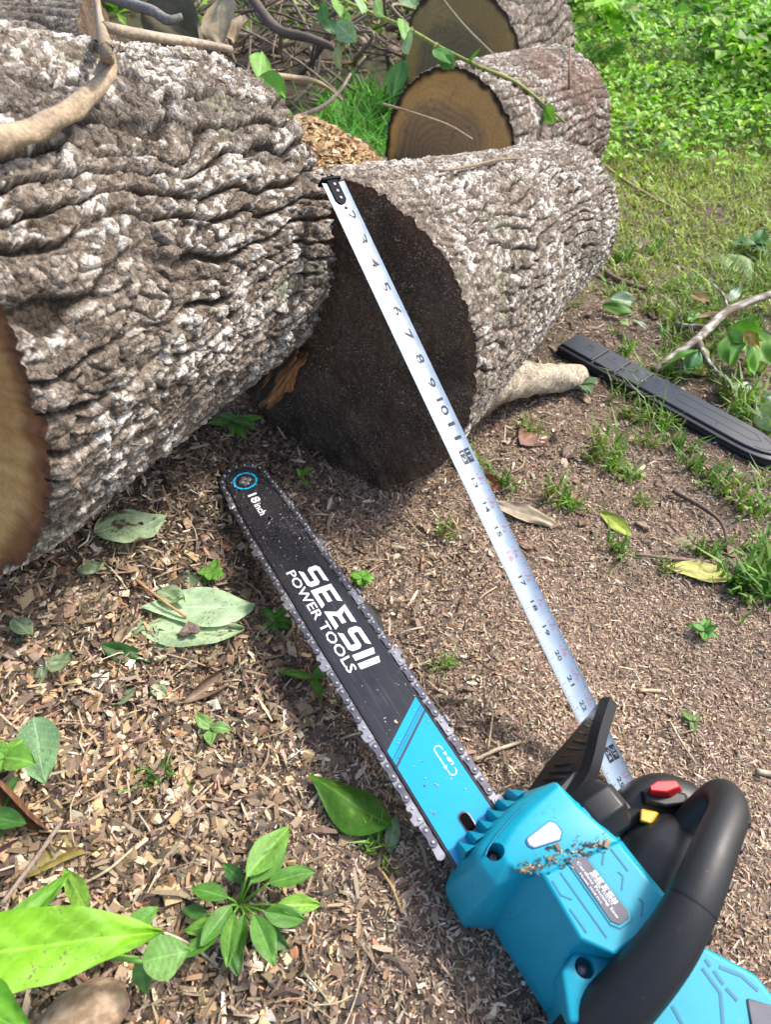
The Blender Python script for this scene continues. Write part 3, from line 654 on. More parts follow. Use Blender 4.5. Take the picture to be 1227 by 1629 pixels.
for p, q, k in chain_cut:
    d = (q - p); L = np.linalg.norm(d); d /= L; e = np.array([-d[1], d[0]])
    if e @ (p - [TIPC + .2, VOFF]) < 0 and abs(p[0] - TIPC) > .02: e = -e
    if abs(p[0] - TIPC) <= .02: e = (p - [TIPC, VOFF]) / np.linalg.norm(p - [TIPC, VOFF])
    mbc = MB()
    def P2(x, y): return p + d * x + e * y
    pl_ = [P2(-.0042, -.003), P2(-.0046, .002), P2(-.0030, .0046), P2(.0000, .0052), P2(.0012, .0034), P2(.0038, .0028), P2(.0056, .0046), P2(.0126, .0058), P2(.0138, .0028), P2(.0132, -.003)]
    V, F = prism(pl_, .0013, .0029); mbc.add(V, F)
    side = 1 if (k // 8) % 2 else -1
    tp = [P2(.0056, .0040), P2(.0056, .0066), P2(.0126, .0062), P2(.0126, .0044)]
    V, F = prism(tp, -.0038 if side < 0 else .0010, .0029 if side < 0 else .0052); mbc.add(V, F)
    bevel(mbc.build('cutter', M_STEEL, chain, sharp=25), .0003, 1)

# ---- housing
def boolean_holes(o, cutters):
    for cvf in cutters:
        c = mk('tmp', *cvf, M_BLUE); md = o.modifiers.new('h', 'BOOLEAN'); md.operation = 'DIFFERENCE'; md.solver = 'EXACT'; md.object = c
        if c.parent is None: c.matrix_world = MS
        bpy.context.view_layer.update()
        me = bpy.data.meshes.new_from_object(o.evaluated_get(bpy.context.evaluated_depsgraph_get()))
        o.modifiers.clear(); o.data = me; bpy.data.objects.remove(c)
    for p in o.data.polygons: p.use_smooth = True
    o.data.set_sharp_from_angle(angle=R_(32))
hood_base = SL([(727, 1362), (790, 1290), (830, 1262), (884, 1242), (926, 1276), (992, 1335), (900, 1440), (783, 1470), (738, 1466), (708, 1412)], -.012)
hb2 = hood_base.copy(); hb2[:, 2] = -.040; hb2[:, :2] = hb2[:, :2] * .96 + hb2[:, :2].mean(0) * .04
hood_rim = SL([(756, 1352), (796, 1301), (824, 1275), (884, 1244), (921, 1280), (986, 1338), (872, 1396), (832, 1394), (787, 1414), (757, 1376)], .040)
hood_top = SL([(803, 1345), (822, 1314), (846, 1288), (889, 1248), (918, 1282), (984, 1340), (868, 1392), (824, 1386), (806, 1372), (801, 1358)], .052)
hm = hood_rim * .82 + hood_top * .18; hm[:, 2] = .0435
V, F = loft([hb2, hood_base, hood_rim, hm, hood_top])
hood = mk('housing', V, F, M_BLUE, saw, sharp=32); bevel(hood, .0022, 3, 25)
hc = sl(788, 1358, .042)
cut1 = tube([hc + [0, -.002, -.016], hc + [0, .0, .03]], .0062, 24)
boolean_holes(hood, [cut1])
mid_base = SL([(775, 1440), (990, 1335), (1072, 1438), (1042, 1482), (985, 1535), (880, 1604)], -.012); mb2 = mid_base.copy(); mb2[:, 2] = -.04
mid_mid = SL([(830, 1394), (987, 1337), (1070, 1437), (1041, 1480), (984, 1530), (905, 1509)], .036)
mid_top = SL([(864, 1390), (984, 1340), (1064, 1437), (1036, 1476), (978, 1519), (924, 1494)], .0525)
V, F = loft([mb2, mid_base, mid_mid, mid_top])
mid = bevel(mk('motor_cover', V, F, M_BLUE, saw, sharp=32), .0018, 3, 25)
rear_base = SL([(872, 1560), (985, 1520), (1040, 1470), (1075, 1440), (1120, 1500), (1010, 1640), (890, 1650)], -.012); rb2 = rear_base.copy(); rb2[:, 2] = -.042
rear_top = SL([(893, 1545), (912, 1512), (985, 1522), (1050, 1468), (1110, 1500), (1000, 1630), (905, 1628)], .032)
V, F = loft([rb2, rear_base, rear_top])
rear = mk('handle_mount', V, F, M_BLUE, saw, sharp=32); bevel(rear, .003, 3, 25)
hc2 = sl(932, 1538, .034); boolean_holes(rear, [tube([hc2 + [0, 0, -.014], hc2 + [0, 0, .02]], .0064, 24)])
# front teeth between hood and bar
for k in range(6):
    t_ = k / 5; b0 = hood_base[0] * (1 - t_) + np.array([*hood_base[2][:2], -.012]) * t_
    tr = (hood_rim[0] * (1 - t_) + hood_rim[2] * t_); vv = b0[1] * .35 + tr[1] * .65; uu = min(b0[0], tr[0]) + .004; hw = .0042
    V = [(uu + .006, vv - hw, -.012), (uu + .006, vv + hw, -.012), (uu - .0075, vv - hw, -.010), (uu - .0075, vv + hw, -.010), (uu + .006, vv - hw, .033), (uu + .006, vv + hw, .033), (uu - .0075, vv, .012)]
    bevel(mk('spike_rib', V, [[0, 1, 3, 2], [0, 2, 6, 4], [1, 5, 6, 3], [2, 3, 6], [4, 6, 5], [0, 4, 5, 1]], M_BLUE, hood, smooth=False), .0004, 1)
sp_, _ = spline(SL([(772, 1362), (779, 1346), (800, 1318), (826, 1290), (852, 1271), (880, 1256)], .0475), np.ones(6), 6)
mk('rim_groove', *tube(sp_, .0007, 6), M_GROOVE, hood)
for hp0, ho, hr0 in ((hc, hood, .0040), (hc2, rear, .0044)):
    zb = -.015 if ho is hood else -.0135
    mk('screw', *tube([hp0 + [0, 0, zb], hp0 + [0, 0, zb + .004], hp0 + [0, 0, zb + .005]], [hr0, hr0, hr0 * .7], 14), M_STRAP, ho, sharp=40)
# indicator window
wp = SL([(838.5, 1337), (842, 1345), (851, 1349), (891, 1336), (894, 1323), (884, 1310), (874, 1307), (840, 1333)], .0527)
fr = wp.copy(); ctr = fr.mean(0); fr[:, :2] = ctr[:2] + (fr[:, :2] - ctr[:2]) * 1.09
wf = bevel(mk('indicator_window', *prism(fr[:, :2], .0512, .0528), M_GROOVE, hood, sharp=30), .0003, 1)
bevel(mk('window_lens', *prism(wp[:, :2], .0515, .0534), simple('frosted_white', (.40, .43, .56), .3, var=.03, scale=40), wf, sharp=30), .0005, 2)
# name plate with lettering and raised panel lines
np_ = SL([(908.5, 1375), (914, 1366), (924, 1362), (933, 1365), (999, 1449), (1001, 1461), (986, 1472), (972, 1466)], .053)
ctr = np_.mean(0); fr = ctr + (np_ - ctr) * [1.10, 1.24, 1]
mk('plate_surround', *prism(fr[:, :2], .0515, .0529), M_GROOVE, mid, sharp=30); fr2 = ctr + (np_ - ctr) * [1.08, 1.18, 1]
bevel(mk('plate_bed', *prism(fr2[:, :2], .0517, .0532), M_BLUE, mid, sharp=30), .0003, 1)
plate_o = bevel(mk('name_plate', *prism(np_[:, :2], .052, .0538), M_GREYP, mid, sharp=30), .0003, 1)
pu0, pv0 = np_[:, 0].min(), np_[:, 1].min(); pw = np_[:, 0].max() - pu0; ph = np_[:, 1].max() - pv0
for nm, (V, F), o_ in (('logo_lettering', logo2d(pw * .50, ph * .27), (.27, .62)), ('lettering', fit_text('POWER TOOLS', pw * .48, ph * .10), (.27, .49)), ('lettering', fit_text('Cordless Pruning Saw', pw * .86, ph * .19), (.06, .27)), ('lettering', fit_text('Model: M18 Pro', pw * .46, ph * .10), (.20, .10))):
    mk(nm, np.c_[V + [pu0 + o_[0] * pw, pv0 + o_[1] * ph], np.full(len(V), .0541)], F, M_WHITE, plate_o)
def groove(pts, wd, wl, par, nm='panel_groove'):
    p = SL(pts, wl)[:, :2]; v, f = arcline(p, wd)
    n = len(p); loop = np.r_[v[:n], v[n:][::-1]]
    mk(nm, *prism(loop, wl - .002, wl + .00035), M_GROOVE, par, sharp=30)
for pts in ([(953, 1352), (961, 1358), (959, 1376)], [(984, 1387), (992, 1394), (990, 1416)], [(1017, 1429), (1024, 1436), (1021, 1458)],
            [(879, 1401), (893, 1424), (910, 1431)], [(892, 1388), (966, 1492)], [(907, 1446), (934, 1484)], [(972, 1350), (1000, 1386)]):
    groove(pts, .0011, .0525, mid)
# chips and dust lying on the hood
n = 170; q = rng.random(n); base = np.array([sl(826 + 135 * t + rng.normal(0, 9), 1386 - 46 * t + rng.normal(0, 6 + 7 * t), .0529) for t in q])
L = rng.lognormal(math.log(.0011), .5, n); L[:4] = rng.uniform(.004, .006, 4)
V, F, C = chips3d(base, L, L * rng.uniform(.3, .8, n), rng.uniform(.0003, .0008, n), rng.uniform(0, 6.28, n), rng.normal(0, .2, n), rng.normal(0, .2, n), palette(n, [(.07, .055, .045), (.25, .17, .10), (.45, .30, .16)], [.6, .25, .15]), rng.uniform(.0004, .0008, n))
Vw = SO + V[:, :1] * U + V[:, 1:2] * Vv + V[:, 2:3] * Wv
tag(mk('saw_crumbs', Vw, F, M_CHIP, tint=C, smooth=False), 'wood crumbs lying on the blue housing of the saw', 'crumbs', kind='stuff')
n = 230; uu = np.where(rng.random(n) < .75, rng.uniform(-.46, -.312, n), rng.uniform(-.155, -.02, n)); vv = rng.uniform(-.022, .025, n)
L = rng.lognormal(math.log(.0009), .5, n); base = np.c_[uu, vv, np.full(n, WT + .0004)]
V, F, C = chips3d(base, L, L * rng.uniform(.25, .7, n), rng.uniform(.0002, .0004, n), rng.uniform(0, 6.28, n), rng.normal(0, .15, n), rng.normal(0, .15, n), palette(n, [(.42, .33, .24), (.24, .17, .12), (.55, .46, .36)], [.5, .3, .2]), rng.uniform(.0001, .0003, n))
tag(mk('bar_dust', SO + V[:, :1] * U + V[:, 1:2] * Vv + V[:, 2:3] * Wv, F, M_CHIP, tint=C, smooth=False), 'fine sawdust crumbs lying on the guide bar', 'sawdust', kind='stuff')
# ---- hand guard
gl = [sl(838, 1258, -.012), sl(868, 1215, -.012), sl(912, 1165, -.006), sl(948, 1122, .004), sl(963, 1106, .012)]
gr = [sl(902, 1272, .030), sl(930, 1232, .036), sl(941, 1200, .040), sl(950, 1162, .042), sl(966, 1112, .040)]
gl, gr = np.array(gl), np.array(gr); nrm = np.cross(gl[1] - gl[0], gr[0] - gl[0]); nrm /= np.linalg.norm(nrm)
if nrm @ np.array([0, -1, .4]) < 0: nrm = -nrm
def sheet(a, b, th):
    n = len(a); top = np.r_[a, b]; bot = top - nrm * th; V = np.r_[top, bot]; F = []
    for i in range(n - 1): F += [[i, i + 1, n + i + 1, n + i], [2 * n + i, 3 * n + i, 3 * n + i + 1, 2 * n + i + 1]]
    edge = list(range(n)) + list(range(2 * n - 1, n - 1, -1))
    for i in range(len(edge)): a_, b_ = edge[i], edge[(i + 1) % len(edge)]; F.append([a_, 2 * n + a_, 2 * n + b_, b_])
    return V, F
guard = mk('hand_guard', *sheet(gl, gr, .009), M_BLACK, saw, sharp=30)
gm = guard.data; import bmesh
bm = bmesh.new(); bm.from_mesh(gm); bmesh.ops.recalc_face_normals(bm, faces=bm.faces); bm.to_mesh(gm); bm.free(); bevel(guard, .0016, 2)
rim = bevel(mk('guard_rim', *tube(np.r_[[gr[0] - nrm * .003], gr - nrm * .003], .0072, 4, 4), M_BLACK, guard, sharp=30), .001, 2)
for k in range(11):
    t_ = .12 + k * .07; i = t_ * 4; j = int(i); ff = i - j
    a_ = gl[j] * (1 - ff) + gl[min(j + 1, 4)] * ff; b_ = gr[j] * (1 - ff) + gr[min(j + 1, 4)] * ff
    d_ = (gl[min(j + 1, 4)] - gl[j]); d_ /= np.linalg.norm(d_)
    p0, p1 = a_ * .74 + b_ * .26, a_ * .30 + b_ * .70 + d_ * .006
    mk('guard_rib', *tube([p0 + nrm * .0006, p1 + nrm * .0006], .0016, 6), M_BLACK, guard)
mk('guard_arm', *loft([SL([(868, 1262), (905, 1275), (915, 1262), (880, 1245)], .0), SL([(884, 1262), (908, 1268), (932, 1236), (915, 1228)], .030)]), M_BLACK, guard, sharp=30)
# ---- oil cap: eight sided knob on the top side
cc = sl(962, 1284, .034) ; A = np.arange(8) / 8 * 2 * math.pi + .39
def oct_(r, dv, sk=0): return np.c_[cc[0] + np.cos(A) * r, np.full(8, cc[1] + dv), cc[2] - .004 + np.sin(A) * r * .95]
cap = bevel(mk('oil_cap', *loft([oct_(.019, -.020), oct_(.0215, -.016), oct_(.0215, .006), oct_(.0165, .012)]), M_BLACK, saw, sharp=30), .0012, 2)
A_ = np.arange(24) / 24 * 2 * math.pi
mk('cap_collar', *loft([np.c_[cc[0] + np.cos(A_) * .018, np.full(24, cc[1] + d_), cc[2] - .004 + np.sin(A_) * .018] for d_ in (-.03, -.019)]), M_BLUE, cap, sharp=30)
bevel(mk('cap_grip', *box((cc[0], cc[1] + .0145, cc[2] - .004), (.022, .006, .008)), M_BLACK, cap, sharp=30), .001, 2)
# ---- front handle: thick black tube arching over the body
hp = [sl(900, 1690, -.02), sl(945, 1640, .015), sl(1010, 1572, .045), sl(1066, 1502, .066), sl(1108, 1425, .078), sl(1138, 1350, .078), sl(1160, 1292, .068), sl(1150, 1266, .048), sl(1122, 1284, .030), sl(1088, 1326, .012), sl(1062, 1372, .000)]
hr = [.0195, .0195, .0186, .0170, .0153, .0140, .0130, .0121, .0117, .0126, .016]
fh = mk('front_handle', *tube(hp, hr, 28, 6), M_RUBBER, saw)
hp_, hr_ = spline(np.array(hp), np.array(hr), 6)
k = 23; T = hp_[k + 1] - hp_[k]; T /= np.linalg.norm(T)
mk('grip_seam', *tube([hp_[k] - T * .0006, hp_[k] + T * .0006], hr_[k] + .00035, 28), M_BLACK, fh, sharp=30)
for k in (21, 27, 32, 36):
    T = hp_[k + 1] - hp_[k]; T /= np.linalg.norm(T); e = np.cross(T, [0, 0, 1.]); e /= np.linalg.norm(e); e = e if e[1] > 0 else -e
    V, F = box((0, 0, 0), (.008, .004, .006), np.c_[T, e, np.cross(T, e)]); bevel(mk('grip_nub', V + hp_[k] + e * hr_[k] * .97, F, M_BLACK, fh, sharp=30), .001, 1)
# ---- rear handle, switches
rhp = [sl(985, 1318, -.006), sl(1014, 1288, -.004), sl(1055, 1276, -.004), sl(1098, 1298, -.006), sl(1092, 1368, -.010), sl(1086, 1440, -.010), sl(1080, 1530, -.010)]
rh = mk('rear_handle', *tube(rhp, [.016, .0195, .0225, .021, .017, .017, .017], 22, 5), M_BLACK, saw)
bevel(mk('switch_bed', *loft([SL([(1018, 1258), (1048, 1248), (1095, 1262), (1100, 1284), (1060, 1290), (1022, 1280)], .014), SL([(1024, 1258), (1049, 1250), (1090, 1264), (1093, 1278), (1060, 1282), (1028, 1274)], .022)]), M_BLACK, rh, sharp=30), .0015, 2)
bevel(mk('lock_button', *loft([SL([(1032, 1256), (1045, 1246), (1080, 1248), (1088, 1258), (1068, 1272), (1034, 1266)], .020), SL([(1034, 1250), (1046, 1242), (1076, 1241), (1083, 1252), (1062, 1260), (1036, 1258)], .031)]), M_RED, rh, sharp=30), .001, 2)
bevel(mk('trigger_lever', *loft([SL([(1018, 1312), (1044, 1318), (1052, 1294), (1022, 1288)], .004), SL([(1018, 1306), (1038, 1312), (1048, 1292), (1020, 1286)], .022)]), M_YEL, rh, sharp=30), .0015, 2)
# black motor cowl between cover and rear handle
mk('motor_cowl', *tube([sl(1020, 1440, -.006), sl(1040, 1402, .0), sl(1056, 1366, .004), sl(1070, 1336, .004), sl(1084, 1316, .002)], [.034, .033, .030, .023, .012], 26, 4), M_BLACK, saw)
# blue battery end
be = SL([(985, 1585), (1085, 1490), (1126, 1512), (1160, 1530), (1200, 1552), (1238, 1600), (1260, 1680), (1120, 1760), (960, 1720)], .012)
bl_ = be.copy(); bl_[:, 2] = -.042; bm_ = be.copy(); ctr = be.mean(0); bt_ = ctr + (be - ctr) * [.93, .93, 1]; bt_[:, 2] = .022
bat = bevel(mk('battery_housing', *loft([bl_, bm_, bt_]), M_BLUE, saw, sharp=32), .003, 3, 20)
mk('housing_seam', *tube(list(be) + [be[0]], .0012, 6), M_BLACK, bat)
for pts in ([(1123, 1526), (1131, 1538)], [(1136, 1544), (1152, 1566)], [(1156, 1572), (1174, 1592)], [(1145, 1538), (1180, 1552), (1207, 1576)], [(1118, 1540), (1147, 1580), (1152, 1640)], [(1070, 1600), (1092, 1640)]): groove(pts, .0022, .022, bat, 'housing_groove')
bevel(mk('grey_badge', *prism(SL([(1188, 1588), (1230, 1600), (1250, 1650), (1196, 1640)], .022)[:, :2], .020, .0235), M_GREYP, bat, sharp=30), .0008, 1)

# ================================================================ MEASURING TAPE
TA, TB = np.array([-.047, .675, .3445]), np.array([.212, .249, -.004])       # 1 inch mark, 25 inch mark
td = (TB - TA) / np.linalg.norm(TB - TA); IN = np.linalg.norm(TB - TA) / 24
tm = EYE - (TA + TB) / 2; tm -= td * (tm @ td); tm /= np.linalg.norm(tm); tw = np.cross(td, tm); tw = tw if tw[0] > 0 else -tw
def tape_pt(s_, y, lift=0):
    """s_ inches, y across -.5..+.5 inch"""
    s_ = np.asarray(s_, float); y = np.asarray(y, float); ang = np.radians(38 - 8 * np.clip((s_ - 1) / 24, 0, 1))
    wv = np.cos(ang)[..., None] * tw - np.sin(ang)[..., None] * tm; nv = np.cos(ang)[..., None] * tm + np.sin(ang)[..., None] * tw
    c_ = TA + ((s_ - 1) * IN)[..., None] * td + (.004 * np.sin((s_ - 1) / 24 * math.pi))[..., None] * np.array([0, 0, -1.])
    return c_ + wv * (y * IN)[..., None] + nv * ((.16 * (2 * y) ** 2 * IN * .6) + lift)[..., None]
tape = thing('tape_measure', 'silver steel tape measure blade leaning from the log to the saw', 'tape measure', TA)
ss_, yy_ = np.meshgrid(np.linspace(.62, 26.2, 160), np.linspace(-.5, .5, 9), indexing='ij')
top = tape_pt(ss_, yy_).reshape(-1, 3); bot = tape_pt(ss_, yy_, np.full(ss_.shape, -.0004)).reshape(-1, 3)
nA, nB = ss_.shape; gf = grid_faces(nA, nB); N0 = len(top)
ed = [i * nB for i in range(nA)] + [(nA - 1) * nB + j for j in range(1, nB)] + [i * nB + nB - 1 for i in range(nA - 2, -1, -1)] + [j for j in range(nB - 2, 0, -1)]
ef = np.array([[ed[i], ed[(i + 1) % len(ed)], ed[(i + 1) % len(ed)] + N0, ed[i] + N0] for i in range(len(ed))])
M_TAPE = NT('tape_steel'); f_ = M_TAPE.tex(90, 4)
M_TAPE.set(Base_Color=M_TAPE.mixc(f_, (.33, .395, .46), (.39, .455, .52)), Metallic=.6, Roughness=M_TAPE.ramp(f_, (.3, .30), (.7, .42)))
blade = mk('blade', np.concatenate([top, bot]), [gf[:, ::-1], gf + N0, ef], M_TAPE.m, tape, off=TA, sharp=40)
M_INK, M_INKR = simple('black_ink', (.012, .013, .02), .5), simple('red_ink', (.50, .20, .25), .5)
ink, red, wht = MB(), MB(), MB()
def put(mb_, V, F, s0, y0, lift=.00025):
    V = np.asarray(V); P = tape_pt(V[:, 0] + s0, V[:, 1] + y0, np.full(len(V), lift)); mb_.add(P, F)
def rect(w_, h_, nseg=2):
    xs = np.linspace(0, w_, nseg); v = np.array([(x, y) for y in np.linspace(0, h_, 4) for x in xs]); return v, grid_faces(4, nseg).tolist()
for q in range(16, 16 * 26):
    s_ = q / 16
    if s_ < 1.75: continue
    ln = .30 if q % 16 == 0 else .22 if q % 8 == 0 else .16 if q % 4 == 0 else .12 if q % 2 == 0 else .09
    put(ink, *rect(.014, ln), s_, -.49)
    if s_ > 12.5: put(ink, *rect(.012, ln * .55), s_, .49 - ln * .55)
for q in range(2, 26):
    if q in (12, 24): continue
    t_ = str(q)
    if q < 12: put(ink, *fit_text(t_, .40 if q < 10 else .70, .28, .012), q - (.2 if q < 10 else .36), .06)
    else:
        put(red if q in (16,) else ink, *fit_text(t_, .40, .165, .010), q - .14, -.06)
        put(red, *fit_text('%dF%d' % (q // 12, q % 12), .42, .12), q - .22, .22)
    if q < 12 and q in (3, 4, 5): put(red, *fit_text('mm in', .60, .12), q + .32, .16)
for q, lab in ((12, ('1F', '12')), (24, ('2F', '24'))):
    for yb, tx in ((.20, lab[0]), (-.03, lab[1])):
        put(ink, *rect(.56, .20, 4), q - .25, yb)
        put(wht, *fit_text(tx, .36, .13, .01), q - .15, yb + .035, .0005)
pv, pf, pm = [], [], []
for i_, mb_ in enumerate((ink, red, wht)):
    k_ = sum(len(a) for a in pv); pf += [[q + k_ for q in f] for f in mb_.f]; pm += [i_] * len(mb_.f); pv.append(np.concatenate(mb_.v))
mk('printed_scale', np.concatenate(pv), pf, [M_INK, M_INKR, M_TAPE.m], blade, off=TA, fmat=pm)
# end hook with rivets
hk = MB(); hv = np.array([(.50, -.22), (.50, .24), (1.34, .24), (1.48, .16), (1.52, .02), (1.48, -.12), (1.34, -.22)])
a_, b_ = tape_pt(hv[:, 0], hv[:, 1], np.full(7, .0003)), tape_pt(hv[:, 0], hv[:, 1], np.full(7, .0016))
V, F = loft([a_, b_]); hk.add(V, F)
fl = [(.50, -.42, .0016), (.50, .42, .0016), (.42, .42, .0016), (.42, -.42, .0016)]; lo_ = [(.50, -.42, -.010), (.50, .42, -.010), (.42, .42, -.010), (.42, -.42, -.010)]
V, F = loft([[tape_pt(a, b, c_) for a, b, c_ in lo_], [tape_pt(a, b, c_) for a, b, c_ in fl]]); hk.add(V, F)
hook = hk.build('end_hook', simple('hook_black', (.007, .007, .008), .7, Specular_IOR_Level=.15), tape, off=TA, sharp=30)
for s_ in (.70, .98, 1.27):
    p0, p1, p2 = tape_pt(s_, .02, .0012), tape_pt(s_, .02, .0022), tape_pt(s_, .02, .0027)
    mk('rivet', *tube([p0, p1, p2], [.0023, .0023, .0014], 12), M_STRAP, hook, off=TA)
p0, p1 = tape_pt(1.66, .10, .0003), tape_pt(1.66, .10, .0006); mk('punched_hole', *tube([p0, p1], [.0018, .0018], 14), simple('dark_hole', (.05, .04, .035), .8), blade, off=TA)

# ================================================================ BAR COVER on the right
s0_, s1_ = gat(903, 553, .004), gat(1236, 737, .004)
cu_ = (s1_ - s0_); CL = np.linalg.norm(cu_); cu_ /= CL; cv_ = np.cross([0, 0, 1.], cu_); cv_ /= np.linalg.norm(cv_); cw_ = np.cross(cu_, cv_)
MC = Matrix(((cu_[0], cv_[0], cw_[0], s0_[0]), (cu_[1], cv_[1], cw_[1], s0_[1]), (cu_[2], cv_[2], cw_[2], s0_[2]), (0, 0, 0, 1)))
cov = thing('bar_cover', 'long black plastic guide bar cover lying on the grass at right', 'bar cover', matrix=MC)
M_COV = simple('scabbard_plastic', (.020, .024, .032), .42, 0, .15, 40, .12, 500, .0004)
HWc = .032
tipp = [(CL - .06 + .07 * math.cos(a), HWc * math.sin(a)) for a in np.linspace(math.pi / 2, -math.pi / 2, 13)]
oc = np.array([(0, HWc)] + tipp + [(0, -HWc)])
ci = oc * [1, .80] + [0, 0]; ci[1:-1, 0] -= .006
z_ = lambda o, z: np.c_[o, np.full(len(o), z)]
body = bevel(mk('shell', *loft([z_(oc, 0), z_(oc, .007), z_(oc * [1, .95], .0085), z_(oc, .010), z_(oc, .0145), z_(ci, .0165)]), M_COV, cov, sharp=35), .0006, 2)
def slab(x0, x1, tip=False):
    e_ = .0255
    o = np.array([(x0, e_), (x1, e_), (x1, -e_), (x0, -e_)]) if not tip else np.array([(x0, e_)] + [(CL - .064 + .062 * math.cos(a), e_ * math.sin(a)) for a in np.linspace(math.pi / 2, -math.pi / 2, 13)] + [(x0, -e_)])
    i_ = o.mean(0) + (o - o.mean(0)) * [.985, .93]
    bevel(mk('top_panel', *loft([z_(o, .0160), z_(o, .0185), z_(i_, .0200)]), M_COV, body, sharp=30), .0005, 2)
for x0, x1 in ((.002, .0700), (.0740, .1170), (.1210, .1640)): slab(x0, x1)
slab(.1680, 0, True)
for k, x in enumerate((.072, .119, .166)):
    bevel(mk('slot', *box((x - .006, -.010, .0198), (.0026, .022, .0012)), M_BLACK, body, sharp=30), .0003, 1)
    for r_, (tx, wd) in enumerate((('10', .014), ('INCH', .020))):
        V, F = fit_text(('8', '10', '12')[k] if r_ == 0 else tx, wd, .0055); mk('moulded_lettering', np.c_[V + [x - .036, .006 - r_ * .010], np.full(len(V), .0203)], F, M_BLACK, body)
for pts in ([(.225, .012), (.221, .004), (.225, -.006), (.36, -.006), (.374, .002), (.36, .012), (.225, .012)], [(.196, .006), (.196, -.010)]):
    v, f = arcline(np.array(pts), .0012); n_ = len(pts)
    mk('moulded_line', np.c_[v, np.full(len(v), .0204)], f, M_BLACK, body)
A = np.linspace(-1.2, 1.2, 12); v, f = arcline([(CL - .048 + .034 * math.cos(a), .016 * math.sin(a)) for a in A], .004); mk('tip_slot', *prism(np.r_[v[:12], v[12:][::-1]], .0185, .0204), M_BLACK, body, sharp=30)

# ================================================================ PLANTS, LEAVES, TWIGS
def leaf_mesh(L, W, nl=16, nw=8, fold=.25, droop=.2, wav=.04, serr=0., shape=.9, twist=0., col=(.10, .26, .03), vein=(.22, .38, .10), seed=0, blot=None, blotc=(.12, .07, .03), petiole=0., roll=0.):
    """a leaf lying along +x, its upper side +z"""
    t = np.linspace(0, 1, nl); q = np.linspace(-1, 1, 2 * nw + 1)
    T, Q = np.meshgrid(t, q, indexing='ij')
    w_ = (np.sin(np.pi * T ** shape) ** .85) * W / 2 * (1 + serr * np.abs(((T * nl * .9) % 1) - .5) * 2 * (np.abs(Q) > .8)) + .0004
    w_ = w_ * (1 + .10 * noise(T * 4 + seed, np.sign(Q) * 3 + seed, s=seed))
    X = T * L + .10 * L * np.abs(Q) * (T - .5) * 0; Y = Q * w_
    Z = fold * np.abs(Y) * (1 - .3 * T) - droop * L * T ** 2 + wav * L * noise(T * 3 + seed, Q * 1.6 + seed * 2, s=seed + 1) * (.3 + T) + .02 * L * np.abs(np.sin(T * 22 + np.abs(Q) * 4)) * .25
    if roll:
        an = Q * roll; R0 = w_ / max(abs(roll), .01); Y, Z = R0 * np.sin(an), Z + R0 * (1 - np.cos(an)) * np.sign(roll)
    if twist:
        a = twist * T; Y, Z = Y * np.cos(a) - Z * np.sin(a), Y * np.sin(a) + Z * np.cos(a)
    V = np.stack([X, Y, Z], -1).reshape(-1, 3)
    mid = sst(.07, .02, np.abs(Q)); side = sst(.80, .97, np.cos((T * 9 - np.abs(Q) * 1.6) * 2 * np.pi)) * .30
    c_ = mix(col, np.array(col) * .72, sst(-.5, .5, fbm(T * 5 + seed, Q * 2.5, s=seed + 2, o=3)))
    c_ = mix(c_, vein, np.maximum(mid * .8, side))
    if blot is not None: c_ = mix(c_, blotc, sst(.5 - blot, .62 - blot, fbm(T * 7 + seed, Q * 4, s=seed + 3, o=3)))
    F = grid_faces(nl, 2 * nw + 1)
    return V, F, c_.reshape(-1, 3)
def rotm(yaw, pitch=0, roll=0):
    return (Matrix.Rotation(yaw, 4, 'Z') @ Matrix.Rotation(-pitch, 4, 'Y') @ Matrix.Rotation(roll, 4, 'X'))
def place(o, p, yaw, pitch=0, roll=0, sc_=1.0):
    o.matrix_world = Matrix.Translation([float(v) for v in p]) @ rotm(yaw, pitch, roll) @ Matrix.Scale(sc_, 4); return o
def px_leaf(label, p0, p1, W, m, h0=.004, h1=.004, bank=0., group=None, name='fallen_leaf', cat='leaf', **k):
    """a leaf lying from its stalk pixel p0 to its tip pixel p1"""
    a, b = gat(*p0, h0), gat(*p1, h1); d = b - a; L = np.linalg.norm(d)
    V, F, C_ = leaf_mesh(L, W * L, **k)
    o = mk(name, V, F, m, tint=np.clip(C_, .005, .9)); place(o, a, math.atan2(d[1], d[0]), math.asin(d[2] / L), bank)
    return tag(o, label, cat, group)
PALE, PVEIN = (.46, .64, .37), (.58, .72, .48)
PL = dict(vein=PVEIN, nl=34, nw=14, droop=0)
px_leaf('large pale green fallen leaf lying across the wood chips left of the saw', (222, 962), (404, 965), .40, M_LEAF, .010, .012, fold=.05, serr=.0, shape=1.25, wav=.05, col=PALE, seed=3, **PL)
px_leaf('pale green pointed fallen leaf carrying a brown bark flake', (222, 1002), (388, 1000), .36, M_LEAF, .006, .010, .15, fold=-.05, shape=.8, wav=.05, col=(.42, .58, .31), seed=5, blot=.12, blotc=(.16, .12, .08), **PL)
px_leaf('pale green leaf half buried in litter against the big log', (150, 850), (262, 822), .62, M_LEAF, .014, .010, .1, fold=.08, shape=.8, wav=.07, col=(.40, .54, .31), seed=7, blot=.22, blotc=(.10, .07, .05), **PL)
px_leaf('small dark green curled leaf between the chips and pale leaves', (158, 1022), (240, 1052), .34, M_LEAF, .006, .010, .4, nl=18, fold=.5, wav=.06, col=(.035, .12, .02), vein=(.08, .2, .04), seed=9)
px_leaf('pale green toothed leaf pointing down at the left edge', (52, 1140), (72, 1248), .62, M_LEAF, .012, .010, .1, fold=.12, serr=.12, shape=.75, wav=.03, col=(.28, .50, .24), seed=11, **PL)
